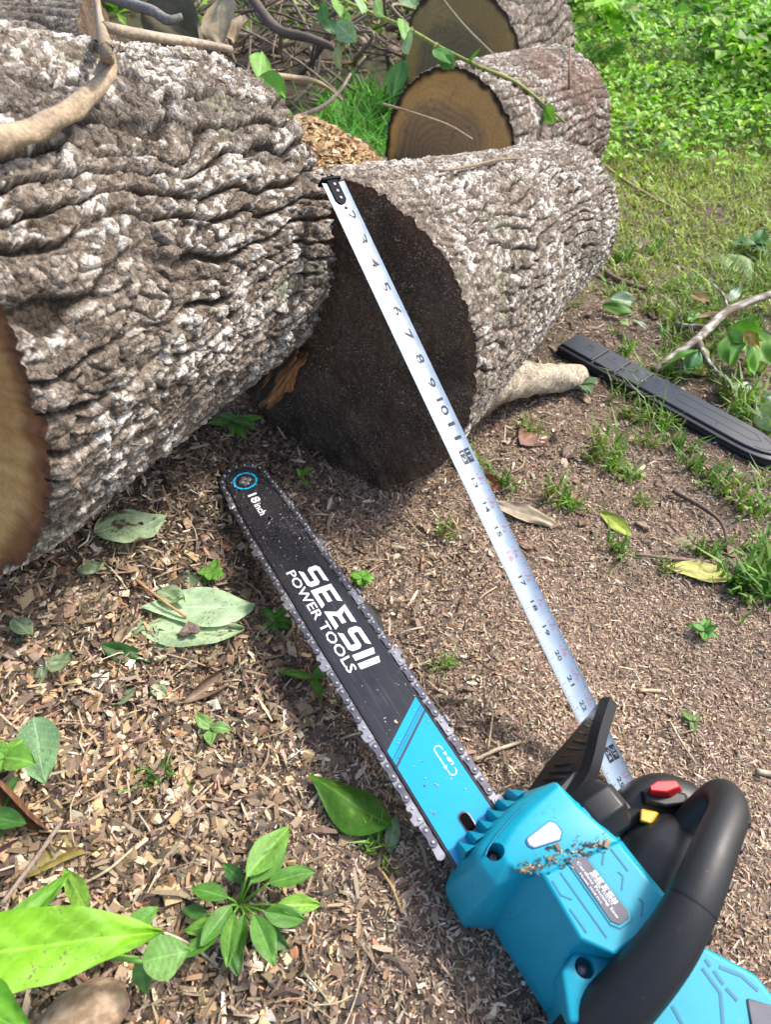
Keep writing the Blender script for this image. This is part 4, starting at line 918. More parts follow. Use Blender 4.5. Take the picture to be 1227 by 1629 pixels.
px_leaf('glossy dark green leaf bent over beside the chain of the saw', (486, 1226), (622, 1322), .58, M_LEAF, .012, .014, -.25, nl=30, nw=12, droop=-.06, fold=.1, shape=1.5, wav=.05, col=(.06, .19, .012), vein=(.13, .27, .03), seed=13, roll=-.9, blot=.02, blotc=(.22, .28, .02))
px_leaf('small pale leaf on edge beside the glossy dark green leaf', (618, 1356), (632, 1298), .42, M_LEAF, .004, .018, .3, nl=16, fold=.2, col=(.24, .36, .16), vein=(.36, .46, .26), seed=15)
px_leaf('long brown curled dead leaf among the wood chips', (290, 1118), (402, 1046), .34, M_DRY, .006, .012, .5, nl=24, fold=.3, wav=.08, col=(.19, .125, .08), vein=(.27, .2, .14), seed=17, roll=1.6)
px_leaf('shiny reddish brown rolled leaf leaning in at the left edge', (-30, 1215), (82, 1352), .30, M_DRY, .050, .008, .4, nl=30, nw=12, fold=.2, col=(.15, .065, .03), vein=(.34, .22, .14), seed=19, roll=2.0)
px_leaf('olive yellow decaying leaf above the big green leaf', (40, 1400), (192, 1290), .30, M_DRY, .006, .010, -.2, nl=30, nw=10, fold=.3, wav=.06, col=(.24, .19, .05), vein=(.30, .26, .10), seed=21, blot=.06, blotc=(.15, .10, .08))
px_leaf('dark purple brown dead leaf in the lower left corner', (-30, 1395), (70, 1338), .5, M_DRY, .010, .006, .3, nl=20, fold=.3, wav=.08, col=(.065, .035, .035), vein=(.12, .08, .07), seed=23)
px_leaf('rolled pinkish brown dead leaf below the olive leaf', (112, 1432), (170, 1394), .30, M_DRY, .006, .006, .2, nl=16, fold=.2, col=(.26, .15, .12), vein=(.32, .22, .18), seed=25, roll=1.9)
px_leaf('yellow fallen leaf with dark specks nearest the lawn edge', (1172, 918), (1060, 898), .36, M_DRY, .006, .006, .12, nl=28, nw=10, droop=0, fold=.12, col=(.50, .47, .13), vein=(.58, .54, .22), seed=27, blot=-.06, blotc=(.16, .13, .05))
px_leaf('small yellow green fallen leaf on bare soil below the bar cover', (1006, 852), (956, 814), .42, M_DRY, .004, .008, -.25, nl=22, nw=9, droop=0, fold=.25, col=(.34, .42, .05), vein=(.45, .5, .12), seed=29, blot=-.05, blotc=(.15, .16, .04))
px_leaf('long pale tan strip of dead leaf behind the measuring tape', (782, 796), (898, 838), .24, M_DRY, .012, .006, .2, nl=26, nw=8, droop=0, fold=.2, wav=.07, col=(.42, .34, .235), vein=(.48, .4, .3), seed=31)
px_leaf('reddish brown dead leaf on the soil right of the dark sawn end', (828, 706), (872, 676), .62, M_DRY, .006, .008, .2, nl=14, fold=.15, wav=.1, col=(.25, .115, .075), vein=(.3, .17, .12), seed=33)
px_leaf('orange brown curled leaf close behind the tape', (768, 752), (800, 776), .5, M_DRY, .010, .006, .5, nl=14, fold=.4, col=(.28, .10, .035), vein=(.35, .18, .08), seed=35)
px_leaf('black leaf with yellow rim tucked under the chain', (572, 954), (614, 1008), .42, M_DRY, .016, .008, -.3, nl=20, nw=8, fold=.3, col=(.012, .010, .006), vein=(.02, .016, .008), seed=37)
px_leaf('light green fallen leaf on the lawn above the broken branch', (1150, 405), (1196, 440), .55, M_LEAF, .012, .014, .1, nl=18, fold=.1, wav=.08, col=(.38, .52, .20), vein=(.46, .58, .3), seed=39)
px_leaf('tan dead leaf on the lawn right of the white flecked log', (1008, 378), (1036, 394), .5, M_DRY, .008, .008, .4, nl=12, fold=.3, col=(.36, .29, .21), vein=(.42, .35, .26), seed=41)
px_leaf('orange tan dead leaf under the forked twig', (1098, 596), (1140, 590), .4, M_DRY, .008, .008, .2, nl=12, fold=.2, col=(.44, .29, .15), vein=(.5, .36, .22), seed=43)
px_leaf('round white green leaf lying right of the bar cover', (1172, 612), (1200, 622), .8, M_LEAF, .020, .020, .1, nl=12, fold=.1, col=(.52, .62, .46), vein=(.6, .68, .54), seed=45)
for k, (px, py) in enumerate([(36, 1020), (70, 1050), (20, 985), (215, 1090), (265, 1105), (120, 905), (250, 935), (262, 1030), (205, 1000), (300, 905), (232, 985), (60, 1090)]):
    a_ = rng.uniform(0, 6.28); l_ = rng.uniform(.018, .034); p_ = gat(px, py, .006); V, F, C_ = leaf_mesh(l_, l_ * rng.uniform(.45, .8), nl=12, nw=6, fold=.1, wav=.14, droop=.0, col=np.array((.34, .46, .25)) * rng.uniform(.7, 1.15), vein=(.45, .56, .36), seed=140 + k, blot=.16, blotc=(.13, .10, .07))
    o = mk('leaf_fragment', V, F, M_LEAF, tint=np.clip(C_, .01, .9)); place(o, p_, a_, rng.normal(0, .12), rng.normal(0, .2)); tag(o, 'torn piece of pale green leaf mixed into the litter', 'leaf', 'torn pale leaf pieces in the litter')
# brown bark flake on the pale leaf, heart shaped
hc_ = gat(301, 1000, .018); A = np.linspace(0, 2 * math.pi, 26, endpoint=False)
hs = np.c_[16 * np.sin(A) ** 3, 13 * np.cos(A) - 5 * np.cos(2 * A) - 2 * np.cos(3 * A)] / 17 * .0105
V, F = prism(hs + rng.normal(0, .0004, hs.shape), 0, .0022); o = mk('bark_flake', V, F, M_BARK, tint=np.tile((.21, .155, .13), (len(V), 1)), smooth=False); place(o, hc_, R_(200), .1, .1); tag(o, 'brown heart shaped bark flake lying on the pale pointed leaf', 'bark flake')
# small brown leaf scraps, one mesh each
kinds = []
for k in range(6):
    V, F, C_ = leaf_mesh(.03, .017, nl=9, nw=4, fold=.35, wav=.16, droop=.1, col=[(.22, .13, .08), (.30, .22, .14), (.14, .085, .06), (.33, .25, .17), (.20, .10, .06), (.26, .19, .12)][k], vein=(.3, .22, .15), seed=60 + k)
    kinds.append((V, F, C_))
meshes = []
for k, (V, F, C_) in enumerate(kinds):
    o = mk('leaf_scrap', V, F, M_DRY, tint=C_); meshes.append(o.data); bpy.data.objects.remove(o)
def scrap(x, y, s_):
    o = bpy.data.objects.new('leaf_scrap', meshes[int(rng.integers(6))]); COL.objects.link(o)
    place(o, (x, y, float(ground(x, y)) + .004), rng.uniform(0, 6.28), rng.normal(0, .2), rng.normal(0, .35), s_)
    tag(o, 'small curled brown leaf scrap lying in the litter', 'leaf', 'brown leaf scraps scattered on the ground')
for _ in range(46): p = at(rng.uniform(10, 460), rng.uniform(800, 1600)); scrap(p[0], p[1], rng.uniform(.45, .95))
for _ in range(34): p = at(rng.uniform(800, 1215), rng.uniform(420, 900)); scrap(p[0], p[1], rng.uniform(.5, 1.2))
for _ in range(30): p = at(rng.uniform(330, 640), rng.uniform(40, 190), .05); scrap(p[0], p[1], rng.uniform(1.4, 3.2))

# ---- small plants
def plant(label, px, leaves, col, vein=None, stem_h=.02, L=.03, W=.45, name='seedling', cat='plant', group=None, droop=.25, base_h=0., jit=.3, seed=0, pitch=(.1, .7), shape=.9, whorl=None, at_p=None):
    p = gat(*px) if at_p is None else np.asarray(at_p, float)
    t = thing(name, label, cat, p, group); r2_ = np.random.default_rng(seed + 500)
    col = np.array(col); vein = col * 1.5 + .03 if vein is None else vein
    lean = r2_.normal(0, .25, 2) * stem_h
    V, F = tube([(0, 0, -.006), (lean[0] * .5, lean[1] * .5, stem_h * .6), (lean[0], lean[1], stem_h)], [.0013, .0011, .0008], 6, 3)
    mk('stem', V, F, M_LEAF, t, tint=np.tile(col * [1.3, 1.1, 1.0], (len(V), 1)))
    for k in range(leaves):
        l_ = L * r2_.uniform(.7, 1.15); f = 1 - .6 * (k / max(leaves, 1)) * r2_.uniform(.6, 1)
        V, F, C_ = leaf_mesh(l_, l_ * W, nl=14, nw=6, fold=.25, droop=droop * r2_.uniform(.6, 1.5), wav=.05, col=col * r2_.uniform(.8, 1.2), vein=vein, seed=seed * 31 + k, shape=shape)
        o = mk('leaf', V, F, M_LEAF, t, tint=np.clip(C_, .005, .9))
        yaw = k * 2.4 + r2_.normal(0, jit) if whorl is None else whorl[k]
        o.matrix_local = Matrix.Translation((lean[0] * f, lean[1] * f, stem_h * f)) @ rotm(yaw, r2_.uniform(*pitch))
    return t
G1, G2, G3 = (.10, .27, .035), (.17, .38, .055), (.06, .18, .03)
t = plant('leafy green seedling with many oval leaves at the bottom centre', (372, 1432), 0, G1, stem_h=.012)
for k, (px, py, dx, dy, ln, wd, h, cc_) in enumerate([(362, 1428, -58, -18, 1, .44, .030, G1), (385, 1402, -30, -28, .9, .5, .022, G3), (392, 1395, 70, -85, 1, .40, .040, G2), (398, 1405, 60, -62, 1, .42, .034, G1), (428, 1405, 74, -22, 1, .42, .036, G1), (440, 1440, 72, -2, 1, .38, .032, (.22, .44, .05)),
        (420, 1450, 66, 14, 1, .44, .030, G1), (404, 1455, 34, 78, 1, .42, .034, G1), (388, 1455, -18, 80, 1, .40, .028, G1), (372, 1452, -14, 84, .9, .38, .030, G2), (368, 1440, -48, 62, 1, .42, .026, G1), (352, 1470, -60, 10, .9, .4, .022, (.2, .42, .06)), (345, 1490, -60, 30, 1, .44, .024, G1), (360, 1480, 20, 70, .9, .4, .020, G3), (400, 1470, 60, 40, .9, .4, .018, G3), (330, 1455, -40, -10, .9, .5, .018, G3)]):
    a, b = at(px, py, h), at(px + dx, py + dy, h + .006 * math.sin(k * 2.1)); d = b - a; l_ = np.linalg.norm(d)
    V, F, C_ = leaf_mesh(l_, l_ * wd, nl=18, nw=8, fold=.28, droop=.10, wav=.03, col=cc_, vein=np.array(cc_) * 1.5 + .03, seed=700 + k)
    o = mk('leaf', V, F, M_LEAF, t, tint=np.clip(C_, .005, .9)); o.matrix_local = Matrix.Translation((a - np.array(t.location)).tolist()) @ rotm(math.atan2(d[1], d[0]), math.asin(d[2] / l_), (.25, -.2, .1)[k % 3])
    V, F = tube([a, (a + np.array([*gat(385, 1445)[:2], 0]) + [0, 0, a[2] * .0]) / 2 * [1, 1, 0] + [0, 0, a[2] * .85], gat(380, 1445)], [.0008, .001, .0013], 6, 3); mk('stem', V, F, M_LEAF, t, off=t.location, tint=np.tile(np.array(G2), (len(V), 1)))
# broad leaved weed in the lower left corner, close to the camera
t = thing('broad_leaved_weed', 'big bright green leaf of a broad leaved weed filling the lower left corner', 'plant', gat(-60, 1500))
for k, (p0, p1, h0, h1, wd, cc_, rl) in enumerate([((-130, 1530), (262, 1480), .105, .085, .31, (.22, .50, .02), .12), ((-70, 1560), (112, 1388), .095, .085, .26, (.14, .36, .025), -.1), ((-110, 1560), (52, 1650), .110, .100, .5, (.13, .36, .02), .2),
        ((226, 1530), (302, 1512), .060, .058, .85, (.17, .36, .08), .1), ((222, 1525), (232, 1582), .040, .025, .5, (.10, .25, .05), 0), ((204, 1480), (252, 1442), .05, .05, .6, (.14, .34, .05), 0), ((140, 1450), (100, 1380), .06, .05, .3, (.22, .42, .05), 0)]):
    a, b = at(*p0, h0), at(*p1, h1); d = b - a; l_ = np.linalg.norm(d)
    V, F, C_ = leaf_mesh(l_, l_ * wd, nl=44, nw=14, fold=.18, droop=.02, wav=.03, serr=.07, shape=.72, col=cc_, vein=np.array(cc_) * 1.35 + .03, seed=800 + k)
    o = mk('leaf', V, F, M_LEAF, t, tint=np.clip(C_, .005, .9)); o.matrix_local = Matrix.Translation((a - np.array(t.location)).tolist()) @ rotm(math.atan2(d[1], d[0]), math.asin(d[2] / l_), rl)
    V, F = tube([a, (a + gat(-60, 1500)) / 2 + [0, 0, .01], gat(-60, 1500)], [.0014, .0018, .0022], 7, 4); mk('stem', V, F, M_LEAF, t, off=t.location, tint=np.tile((.16, .34, .05), (len(V), 1)))
plant('tiny upright seedling right of the saw bar tip', (490, 778), 3, G2, stem_h=.022, L=.020, W=.5, seed=1, pitch=(.5, 1.0))
plant('bright green sprig growing from under the big log', (378, 690), 7, G2, stem_h=.030, L=.034, W=.42, seed=2, droop=.35, pitch=(0, .5), at_p=gat(378, 700, .0))
plant('yellowish drooping sprig hanging by the reddish wood splinter', (440, 668), 4, (.22, .28, .05), stem_h=.025, L=.026, W=.35, seed=3, droop=.5)
plant('clover like seedling in sawdust right of the lettered bar', (578, 930), 9, G2, stem_h=.016, L=.014, W=.75, seed=4, pitch=(.1, .5))
plant('small toothed weed between the chain and the pale leaf', (494, 1080), 6, (.13, .30, .03), stem_h=.010, L=.032, W=.26, seed=5, droop=.15)
plant('rounded bright weed above the large pale leaf', (338, 918), 8, G2, stem_h=.012, L=.016, W=.75, seed=6)
plant('little weed beside the chain just left of the lettering', (440, 1000), 6, G1, stem_h=.012, L=.020, W=.4, seed=7)
plant('round leaved seedling at the left edge under the pale toothed leaf', (14, 1210), 5, G2, stem_h=.016, L=.024, W=.75, seed=8)
plant('single pale leaved seedling among chips at lower centre left', (338, 1170), 3, (.2, .38, .1), stem_h=.012, L=.018, W=.6, seed=9)
plant('low weed at the right edge of the sawdust with tiny leaves', (1112, 1010), 10, G1, stem_h=.014, L=.018, W=.5, seed=10)
plant('tiny weed on bare soil above the red button', (1100, 1152), 5, (.15, .24, .06), stem_h=.008, L=.012, W=.55, seed=11)
plant('grey green two leaved sprout under the branch stub', (922, 622), 4, (.12, .22, .09), stem_h=.02, L=.034, W=.6, seed=12)
plant('dark green weed at the left edge by the rolled leaf', (4, 1330), 6, G3, stem_h=.03, L=.04, W=.4, seed=13)
plant('green weed sprouting between the big log and the sawdust heap', (428, 150), 5, G2, stem_h=.05, L=.07, W=.5, seed=14, at_p=gat(470, 225, 0), pitch=(.3, 1.1))
plant('leafy weed in front of the golden ringed log', (592, 262), 7, G1, stem_h=.05, L=.06, W=.5, seed=15, at_p=gat(585, 275, 0))
plant('dark leaved weed at the upper right edge of the lawn', (1190, 410), 9, G3, stem_h=.03, L=.05, W=.75, seed=16)
# weeds hanging into view over the top right of the big log
for k, (lab, p0, p1) in enumerate([('upright oval green leaf rising behind the big log', (412, 128), (416, 80)), ('bright green leaf bending down over the big log rim', (412, 122), (450, 152))]):
    r0, r1 = ray(*p0), ray(*p1); a, b = EYE + r0 * 1.02, EYE + r1 * (1.04 if k == 0 else .98); d = b - a; l_ = np.linalg.norm(d)
    V, F, C_ = leaf_mesh(l_, l_ * .55, nl=20, nw=8, fold=.25, droop=.05, col=(.16, .40, .04), vein=(.28, .5, .12), seed=860 + k)
    t = thing('leafy_shoot', lab, 'plant', a); o = mk('leaf', V, F, M_LEAF, t, tint=C_); o.matrix_local = rotm(math.atan2(d[1], d[0]), math.asin(d[2] / l_), .6)
    V, F = tube([a, a + [.01, .02, -.10], [a[0] + .02, a[1] + .05, float(ground(a[0], a[1])) - .01]], [.0015, .002, .0025], 6, 5); mk('stem', V, F, M_LEAF, t, off=a, tint=np.tile((.12, .24, .05), (len(V), 1)))

# ---- grass tufts on the right
def blades(base, n, h, spread, col, w=.0022, seed=0):
    r2_ = np.random.default_rng(seed + 900); Vs, Cs = [], []
    yaw = r2_.uniform(0, 6.28, n); hh_ = h * r2_.uniform(.5, 1.15, n); b0 = np.asarray(base)[None] + np.c_[r2_.normal(0, spread, (n, 2)), np.zeros(n)]
    d = np.c_[np.cos(yaw), np.sin(yaw), np.zeros(n)]; e = np.c_[-np.sin(yaw), np.cos(yaw), np.zeros(n)]; ln = r2_.uniform(.25, 1.1, n)[:, None]
    ww = w * r2_.uniform(.6, 1.3, n)[:, None]; upv = np.array([[0, 0, 1.]])
    p1 = b0 + upv * hh_[:, None] * .55 + d * hh_[:, None] * ln * .3; p2 = b0 + upv * hh_[:, None] * .85 + d * hh_[:, None] * ln * .95
    V = np.stack([b0 - e * ww, b0 + e * ww, p1 - e * ww * .85, p1 + e * ww * .85, p2], 1)
    c_ = np.array(col) * r2_.uniform(.65, 1.35, (n, 1)) * np.array([1, 1, 1]) + r2_.normal(0, .012, (n, 3)) * [1.2, .6, .4]
    k = (np.arange(n) * 5)[:, None]
    return V.reshape(-1, 3), [k + [0, 1, 3, 2], k + [2, 3, 4]], np.clip(np.repeat(c_, 5, 0), .01, .8)
GT = 'grass tufts growing on the soil right of the logs'
tuft_m = []
for k in range(5):
    V, F, C_ = blades((0, 0, 0), 34, .042, .013, [(.15, .28, .05), (.20, .33, .07), (.12, .24, .045), (.22, .30, .08), (.17, .31, .05)][k], seed=k)
    o = mk('grass_tuft', V, F, M_GRASS, tint=C_, smooth=False); tuft_m.append(o.data); bpy.data.objects.remove(o)
for (px, py, s_) in [(966, 716, 1.1), (978, 742, .9), (950, 730, .8), (1000, 760, .7), (884, 792, .8), (912, 806, .8), (1036, 655, .8), (1058, 676, .8), (1085, 712, .8), (1030, 706, .8), (1002, 662, .7), (1112, 748, .8), (1140, 768, .8), (1168, 790, .9), (1204, 812, .9), (1195, 930, 1.3), (1212, 948, 1.3), (1222, 915, 1.1), (1176, 940, .9), (1120, 880, .8), (1215, 880, .9), (880, 612, .8),
        (735, 725, .8), (755, 742, .7), (806, 772, .7), (842, 690, .7), (1090, 560, 1.0), (1060, 600, 1.0), (1120, 600, 1.0), (1160, 640, 1.1), (1180, 670, 1.1), (1140, 560, 1.1), (980, 470, .9), (1040, 500, .9), (1010, 440, .9), (985, 415, .9), (1100, 450, .9), (1160, 480, .9), (1200, 520, .9), (995, 565, .8), (1080, 520, 1.2), (1204, 660, 1.2), (1218, 690, 1.2), (1045, 395, .9), (1195, 590, 1.2), (710, 850, .5), (706, 1060, .4), (1020, 800, .5), (985, 880, .7), (1060, 905, .5), (600, 1350, .5), (250, 1240, .5)]:
    o = bpy.data.objects.new('grass_tuft', tuft_m[int(rng.integers(5))]); COL.objects.link(o); p = gat(px, py); place(o, p, rng.uniform(0, 6.28), 0, 0, s_ * rng.uniform(.85, 1.15))
    tag(o, 'small tuft of green grass growing from bare soil', 'grass tuft', GT)
def grass_patch(name, label, n, x0, x1, y0, y1, dens, h, col, w, seed, dry=.0):
    P = sample(n, x0, x1, y0, y1, dens); n = len(P); r2_ = np.random.default_rng(seed); yaw = r2_.uniform(0, 6.28, n); hh_ = h * r2_.lognormal(0, .4, n)
    d = np.c_[np.cos(yaw), np.sin(yaw), np.zeros(n)]; e = np.c_[-np.sin(yaw), np.cos(yaw), np.zeros(n)]; ln = r2_.uniform(.2, 1.4, n)[:, None]; hv = hh_[:, None]; up_ = np.array([[0, 0, 1.]])
    ww = w * r2_.uniform(.6, 1.3, n)[:, None]; b0 = P - [0, 0, .002]; p1 = b0 + up_ * hv * .55 + d * hv * ln * .35; p2 = b0 + up_ * hv * .8 + d * hv * ln
    V = np.stack([b0 - e * ww, b0 + e * ww, p1 - e * ww * .85, p1 + e * ww * .85, p2], 1); k = (np.arange(n) * 5)[:, None]
    c_ = np.array(col) * r2_.uniform(.6, 1.4, (n, 1)) + r2_.normal(0, .012, (n, 3)) * [1.3, .6, .4]
    dr = r2_.random(n) < dry; c_[dr] = np.array((.34, .28, .15)) * r2_.uniform(.6, 1.2, (int(dr.sum()), 1))
    tag(mk(name, V.reshape(-1, 3), [k + [0, 1, 3, 2], k + [2, 3, 4]], M_GRASS, tint=np.clip(np.repeat(c_, 5, 0), .01, .8), smooth=False), label, 'grass', kind='stuff')
grass_patch('lawn_grass', 'short thin grass growing on the soil in front of the weeds', 110000, .2, 3.6, 1.0, 3.4, lambda x, y: lawn_w(x, y) * sst(-.75, -.1, fbm(np.asarray(x) * 5, np.asarray(y) * 5, s=71, o=4)), .018, (.36, .45, .10), .0020, 5, .2)
grass_patch('sparse_grass', 'thin scattered grass blades among the debris right of the logs', 7000, .3, 1.3, .72, 1.7, lambda x, y: sst(.1, .5, fbm(np.asarray(x) * 9, np.asarray(y) * 9, s=75, o=3)), .024, (.18, .29, .06), .0014, 6, .2)
grass_patch('gap_grass', 'fresh bright grass between the sawdust heap and the golden log', 9000, -.35, .12, 1.45, 2.5, lambda x, y: sst(.22, .08, np.abs(x + .02 - .06 * (y - 2))) , .06, (.11, .32, .03), .003, 7, .03)

# ---- lush ground cover in the upper right and behind the logs
def cover(name, label, P, Lm, cols, p, hmax, seed):
    n = len(P); r2_ = np.random.default_rng(seed); L = r2_.lognormal(math.log(Lm), .35, n); W = L * r2_.uniform(.4, .75, n)
    yaw = r2_.uniform(0, 6.28, n); pit = r2_.normal(.1, .45, n); z = P[:, 2] + hmax * r2_.random(n) ** .8
    d = np.c_[np.cos(yaw) * np.cos(pit), np.sin(yaw) * np.cos(pit), np.sin(pit)]; e = np.c_[-np.sin(yaw), np.cos(yaw), r2_.normal(0, .35, n)]; nn = np.cross(d, e)
    b0 = np.c_[P[:, :2], z]; L = L[:, None]; W = W[:, None]
    V = np.stack([b0, b0 + d * L * .45 + e * W * .5 + nn * W * .12, b0 + d * L * .5, b0 + d * L * .45 - e * W * .5 + nn * W * .12, b0 + d * L - nn * L * .12], 1)
    k = (np.arange(n) * 5)[:, None]; c_ = palette(n, cols, p, .22)
    return tag(mk(name, V.reshape(-1, 3), [np.concatenate([k + [0, 2, 1], k + [0, 3, 2], k + [1, 2, 4], k + [2, 3, 4]])], M_LEAF, tint=np.repeat(c_, 5, 0), smooth=False), label, 'weeds', kind='stuff')
def weed_edge(x, y): return y - (2.28 - .10 * (np.asarray(x) - .8) + .22 * fbm(np.asarray(x) * 2.5, np.asarray(y) * 2.5, s=77, o=3))
GC = [(.22, .46, .03), (.32, .58, .05), (.15, .34, .03), (.40, .62, .08), (.08, .20, .025), (.32, .38, .11)]
P = sample(46000, .35, 4.2, 1.9, 4.4, lambda x, y: sst(-.42, .15, weed_edge(x, y)) * sst(-.5, .0, fbm(np.asarray(x) * 4, np.asarray(y) * 4, s=79, o=2) + .2)); P[:, 2] += .05 * np.clip(weed_edge(P[:, 0], P[:, 1]), 0, 1) * (1 + fbm(P[:, 0] * 5, P[:, 1] * 5, s=80, o=2))
cover('ground_cover', 'dense bright green low weeds covering the upper right', P, .024, GC, [.3, .24, .2, .12, .09, .05], .06, 11)
P = sample(24000, .3, 4.6, 2.5, 5.2, lambda x, y: sst(.25, .7, weed_edge(x, y)) * sst(-.15, .3, fbm(np.asarray(x) * 2.2, np.asarray(y) * 2.2, s=83, o=3) + .1)); P[:, 2] += .10 * (1 + fbm(P[:, 0] * 3, P[:, 1] * 3, s=84, o=2))
cover('tall_weeds', 'taller leafy weeds behind the low ground cover', P, .050, GC, [.24, .3, .2, .1, .1, .06], .16, 12)
P = sample(9000, -2.6, .5, 2.9, 5.0, lambda x, y: .9 - .75 * sst(-1.3, -.9, x))
cover('shaded_weeds', 'green weeds growing behind the brush pile', P, .055, GC, [.2, .2, .25, .1, .2, .05], .22, 13)

# ---- brush pile: tangled twigs, vines and dead leaves behind the logs
tw_cols = [(.15, .11, .085), (.24, .18, .13), (.10, .075, .058), (.34, .27, .19), (.19, .15, .12)]
def twig(label, pts, rad, col, group=None, name='twig', cat='twig', sub=5, n=7, wob=.12, seed=0):
    V, F = tube(pts, rad, n, sub, wob, seed); p0 = np.asarray(pts[0], float)
    o = mk(name, V, F, M_TWIG, off=p0, tint=np.clip(np.array(col) * (1 + .3 * fbm(V[:, 0] * 60, V[:, 1] * 60, V[:, 2] * 60, s=seed + 1, o=2)[:, None]), .01, .8)); o.location = p0.tolist()
    return tag(o, label, cat, group)
for k in range(210):
    c0 = at(rng.uniform(335, 690), rng.uniform(-40, 165), .02); h0 = rng.uniform(0, .26) * min(1, max(.15, (c0[1] - 1.3) / .9))
    yaw = rng.uniform(0, 3.14); l_ = rng.uniform(.12, .42); m_ = rng.normal(0, .05, (4, 3)); s_ = np.linspace(-.5, .5, 4)
    pts = [(c0[0] + math.cos(yaw) * l_ * a + m_[i][0], c0[1] + math.sin(yaw) * l_ * a + m_[i][1], max(float(ground(c0[0], c0[1])) + .004, float(ground(c0[0], c0[1])) + h0 + m_[i][2] * .8 + a * rng.normal(0, .1))) for i, a in enumerate(s_)]
    twig('thin bare twig tangled in the brush pile behind the logs', pts, np.linspace(1, .45, 4) * rng.lognormal(math.log(.0042), .55), tw_cols[int(rng.integers(5))], 'twigs tangled in the brush pile', seed=k)
for k in range(26):
    c0 = at(rng.uniform(330, 640), rng.uniform(-30, 120), .1); o = bpy.data.objects.new('leaf_scrap', meshes[int(rng.integers(6))]); COL.objects.link(o)
    place(o, c0 + [0, 0, rng.uniform(-.05, .1)], rng.uniform(0, 6.28), rng.normal(0, .5), rng.normal(0, .6), rng.uniform(2, 4)); tag(o, 'dry brown leaf caught in the brush pile twigs', 'leaf', 'dead leaves caught in the brush pile')
def ptray(px, py, t_): return EYE + ray(px, py) * t_
twig('thick dark dead branch lying through the brush pile', [ptray(395, -10, 1.9), ptray(440, 45, 1.85), ptray(490, 60, 1.8), ptray(530, 75, 1.78)], [.013, .012, .011, .009], (.14, .105, .08), name='dead_branch', cat='branch', seed=301, n=10)
twig('long pale curved twig arching above the sawdust heap', [ptray(420, 118, 1.45), ptray(455, 122, 1.5), ptray(498, 128, 1.55), ptray(525, 142, 1.6), ptray(545, 160, 1.62)], [.006, .006, .005, .004, .003], (.36, .28, .19), seed=302)
twig('forked grey twig slanting over the sawdust heap', [ptray(462, 190, 1.5), ptray(510, 172, 1.5), ptray(540, 145, 1.52), ptray(558, 118, 1.54)], [.005, .005, .004, .003], (.30, .25, .19), seed=303)
# vine with hanging leaves over the logs
vine = [ptray(500, -25, 1.55), ptray(560, 8, 1.5), ptray(640, 42, 1.45), ptray(700, 75, 1.42), ptray(760, 105, 1.40), ptray(820, 130, 1.42), ptray(868, 168, 1.46), ptray(900, 195, 1.48)]
t = thing('vine', 'yellow green vine with hanging oval leaves crossing above the logs', 'vine', vine[0])
V, F = tube(vine, [.005, .005, .0045, .004, .004, .0035, .003, .0025], 8, 6, .1, 3); mk('stem', V, F, M_TWIG, t, off=vine[0], tint=np.tile((.30, .33, .10), (len(V), 1)))
for k, (p0, p1, td_, cc_) in enumerate([((512, 5), (518, 38), 1.5, G1), ((530, -5), (545, 30), 1.5, G2), ((546, 20), (560, 46), 1.5, (.26, .44, .2)), ((520, 30), (532, 52), 1.5, (.28, .46, .22)), ((535, 36), (566, 66), 1.48, (.34, .50, .26)), ((566, -8), (580, 20), 1.46, (.3, .5, .2)), ((596, 0), (608, 25), 1.45, (.36, .52, .28)), ((638, -12), (662, 12), 1.44, (.30, .46, .22)), ((650, 52), (648, 85), 1.42, (.38, .52, .28)), ((640, 30), (644, 62), 1.43, G2), ((536, 70), (542, 110), 1.5, (.26, .3, .17)), ((690, 78), (724, 100), 1.40, (.12, .3, .06)), ((700, 92), (722, 108), 1.4, (.10, .26, .05)), ((742, 108), (766, 74), 1.4, (.12, .34, .03)), ((868, 168), (882, 195), 1.46, G2), ((640, 95), (625, 150), 1.45, G3)]):
    a, b = ptray(*p0, td_), ptray(*p1, td_ - .02); d = b - a; l_ = np.linalg.norm(d)
    V, F, C_ = leaf_mesh(l_, l_ * .58, nl=14, nw=6, fold=.2, droop=.05, col=cc_, vein=np.array(cc_) * 1.3 + .03, seed=880 + k)
    o = mk('leaf', V, F, M_LEAF, t, tint=np.clip(C_, .005, .9)); o.matrix_local = Matrix.Translation((a - vine[0]).tolist()) @ rotm(math.atan2(d[1], d[0]), math.asin(max(-1, min(1, d[2] / l_))), (.9, -.6, 1.2, .3)[k % 4])
    j = int(np.argmin([np.linalg.norm(a - q) for q in spline(np.array(vine), np.ones(8), 6)[0]])); q = spline(np.array(vine), np.ones(8), 6)[0][j]
    V, F = tube([q, (q + a) / 2 + [0, 0, .01], a], .0012, 5, 3); mk('petiole', V, F, M_TWIG, t, off=vine[0], tint=np.tile((.24, .3, .09), (len(V), 1)))
twig('thin bare stem crossing in front of the golden ringed end', [ptray(608, 165, 1.38), ptray(660, 180, 1.36), ptray(715, 200, 1.34), ptray(752, 222, 1.33)], .0022, (.36, .27, .17), seed=305)
twig('long thin stem hanging across the farthest log', [ptray(690, -20, 1.6), ptray(738, 40, 1.58), ptray(790, 92, 1.55), ptray(818, 128, 1.52)], .0028, (.30, .25, .17), seed=306)
twig('upright bare reddish stem standing behind the white flecked log', [gat(905, 262, -.05) * [1, 1, 1], ptray(906, 150, 1.55), ptray(908, 58, 1.62)], [.0035, .003, .002], (.26, .16, .10), seed=307)
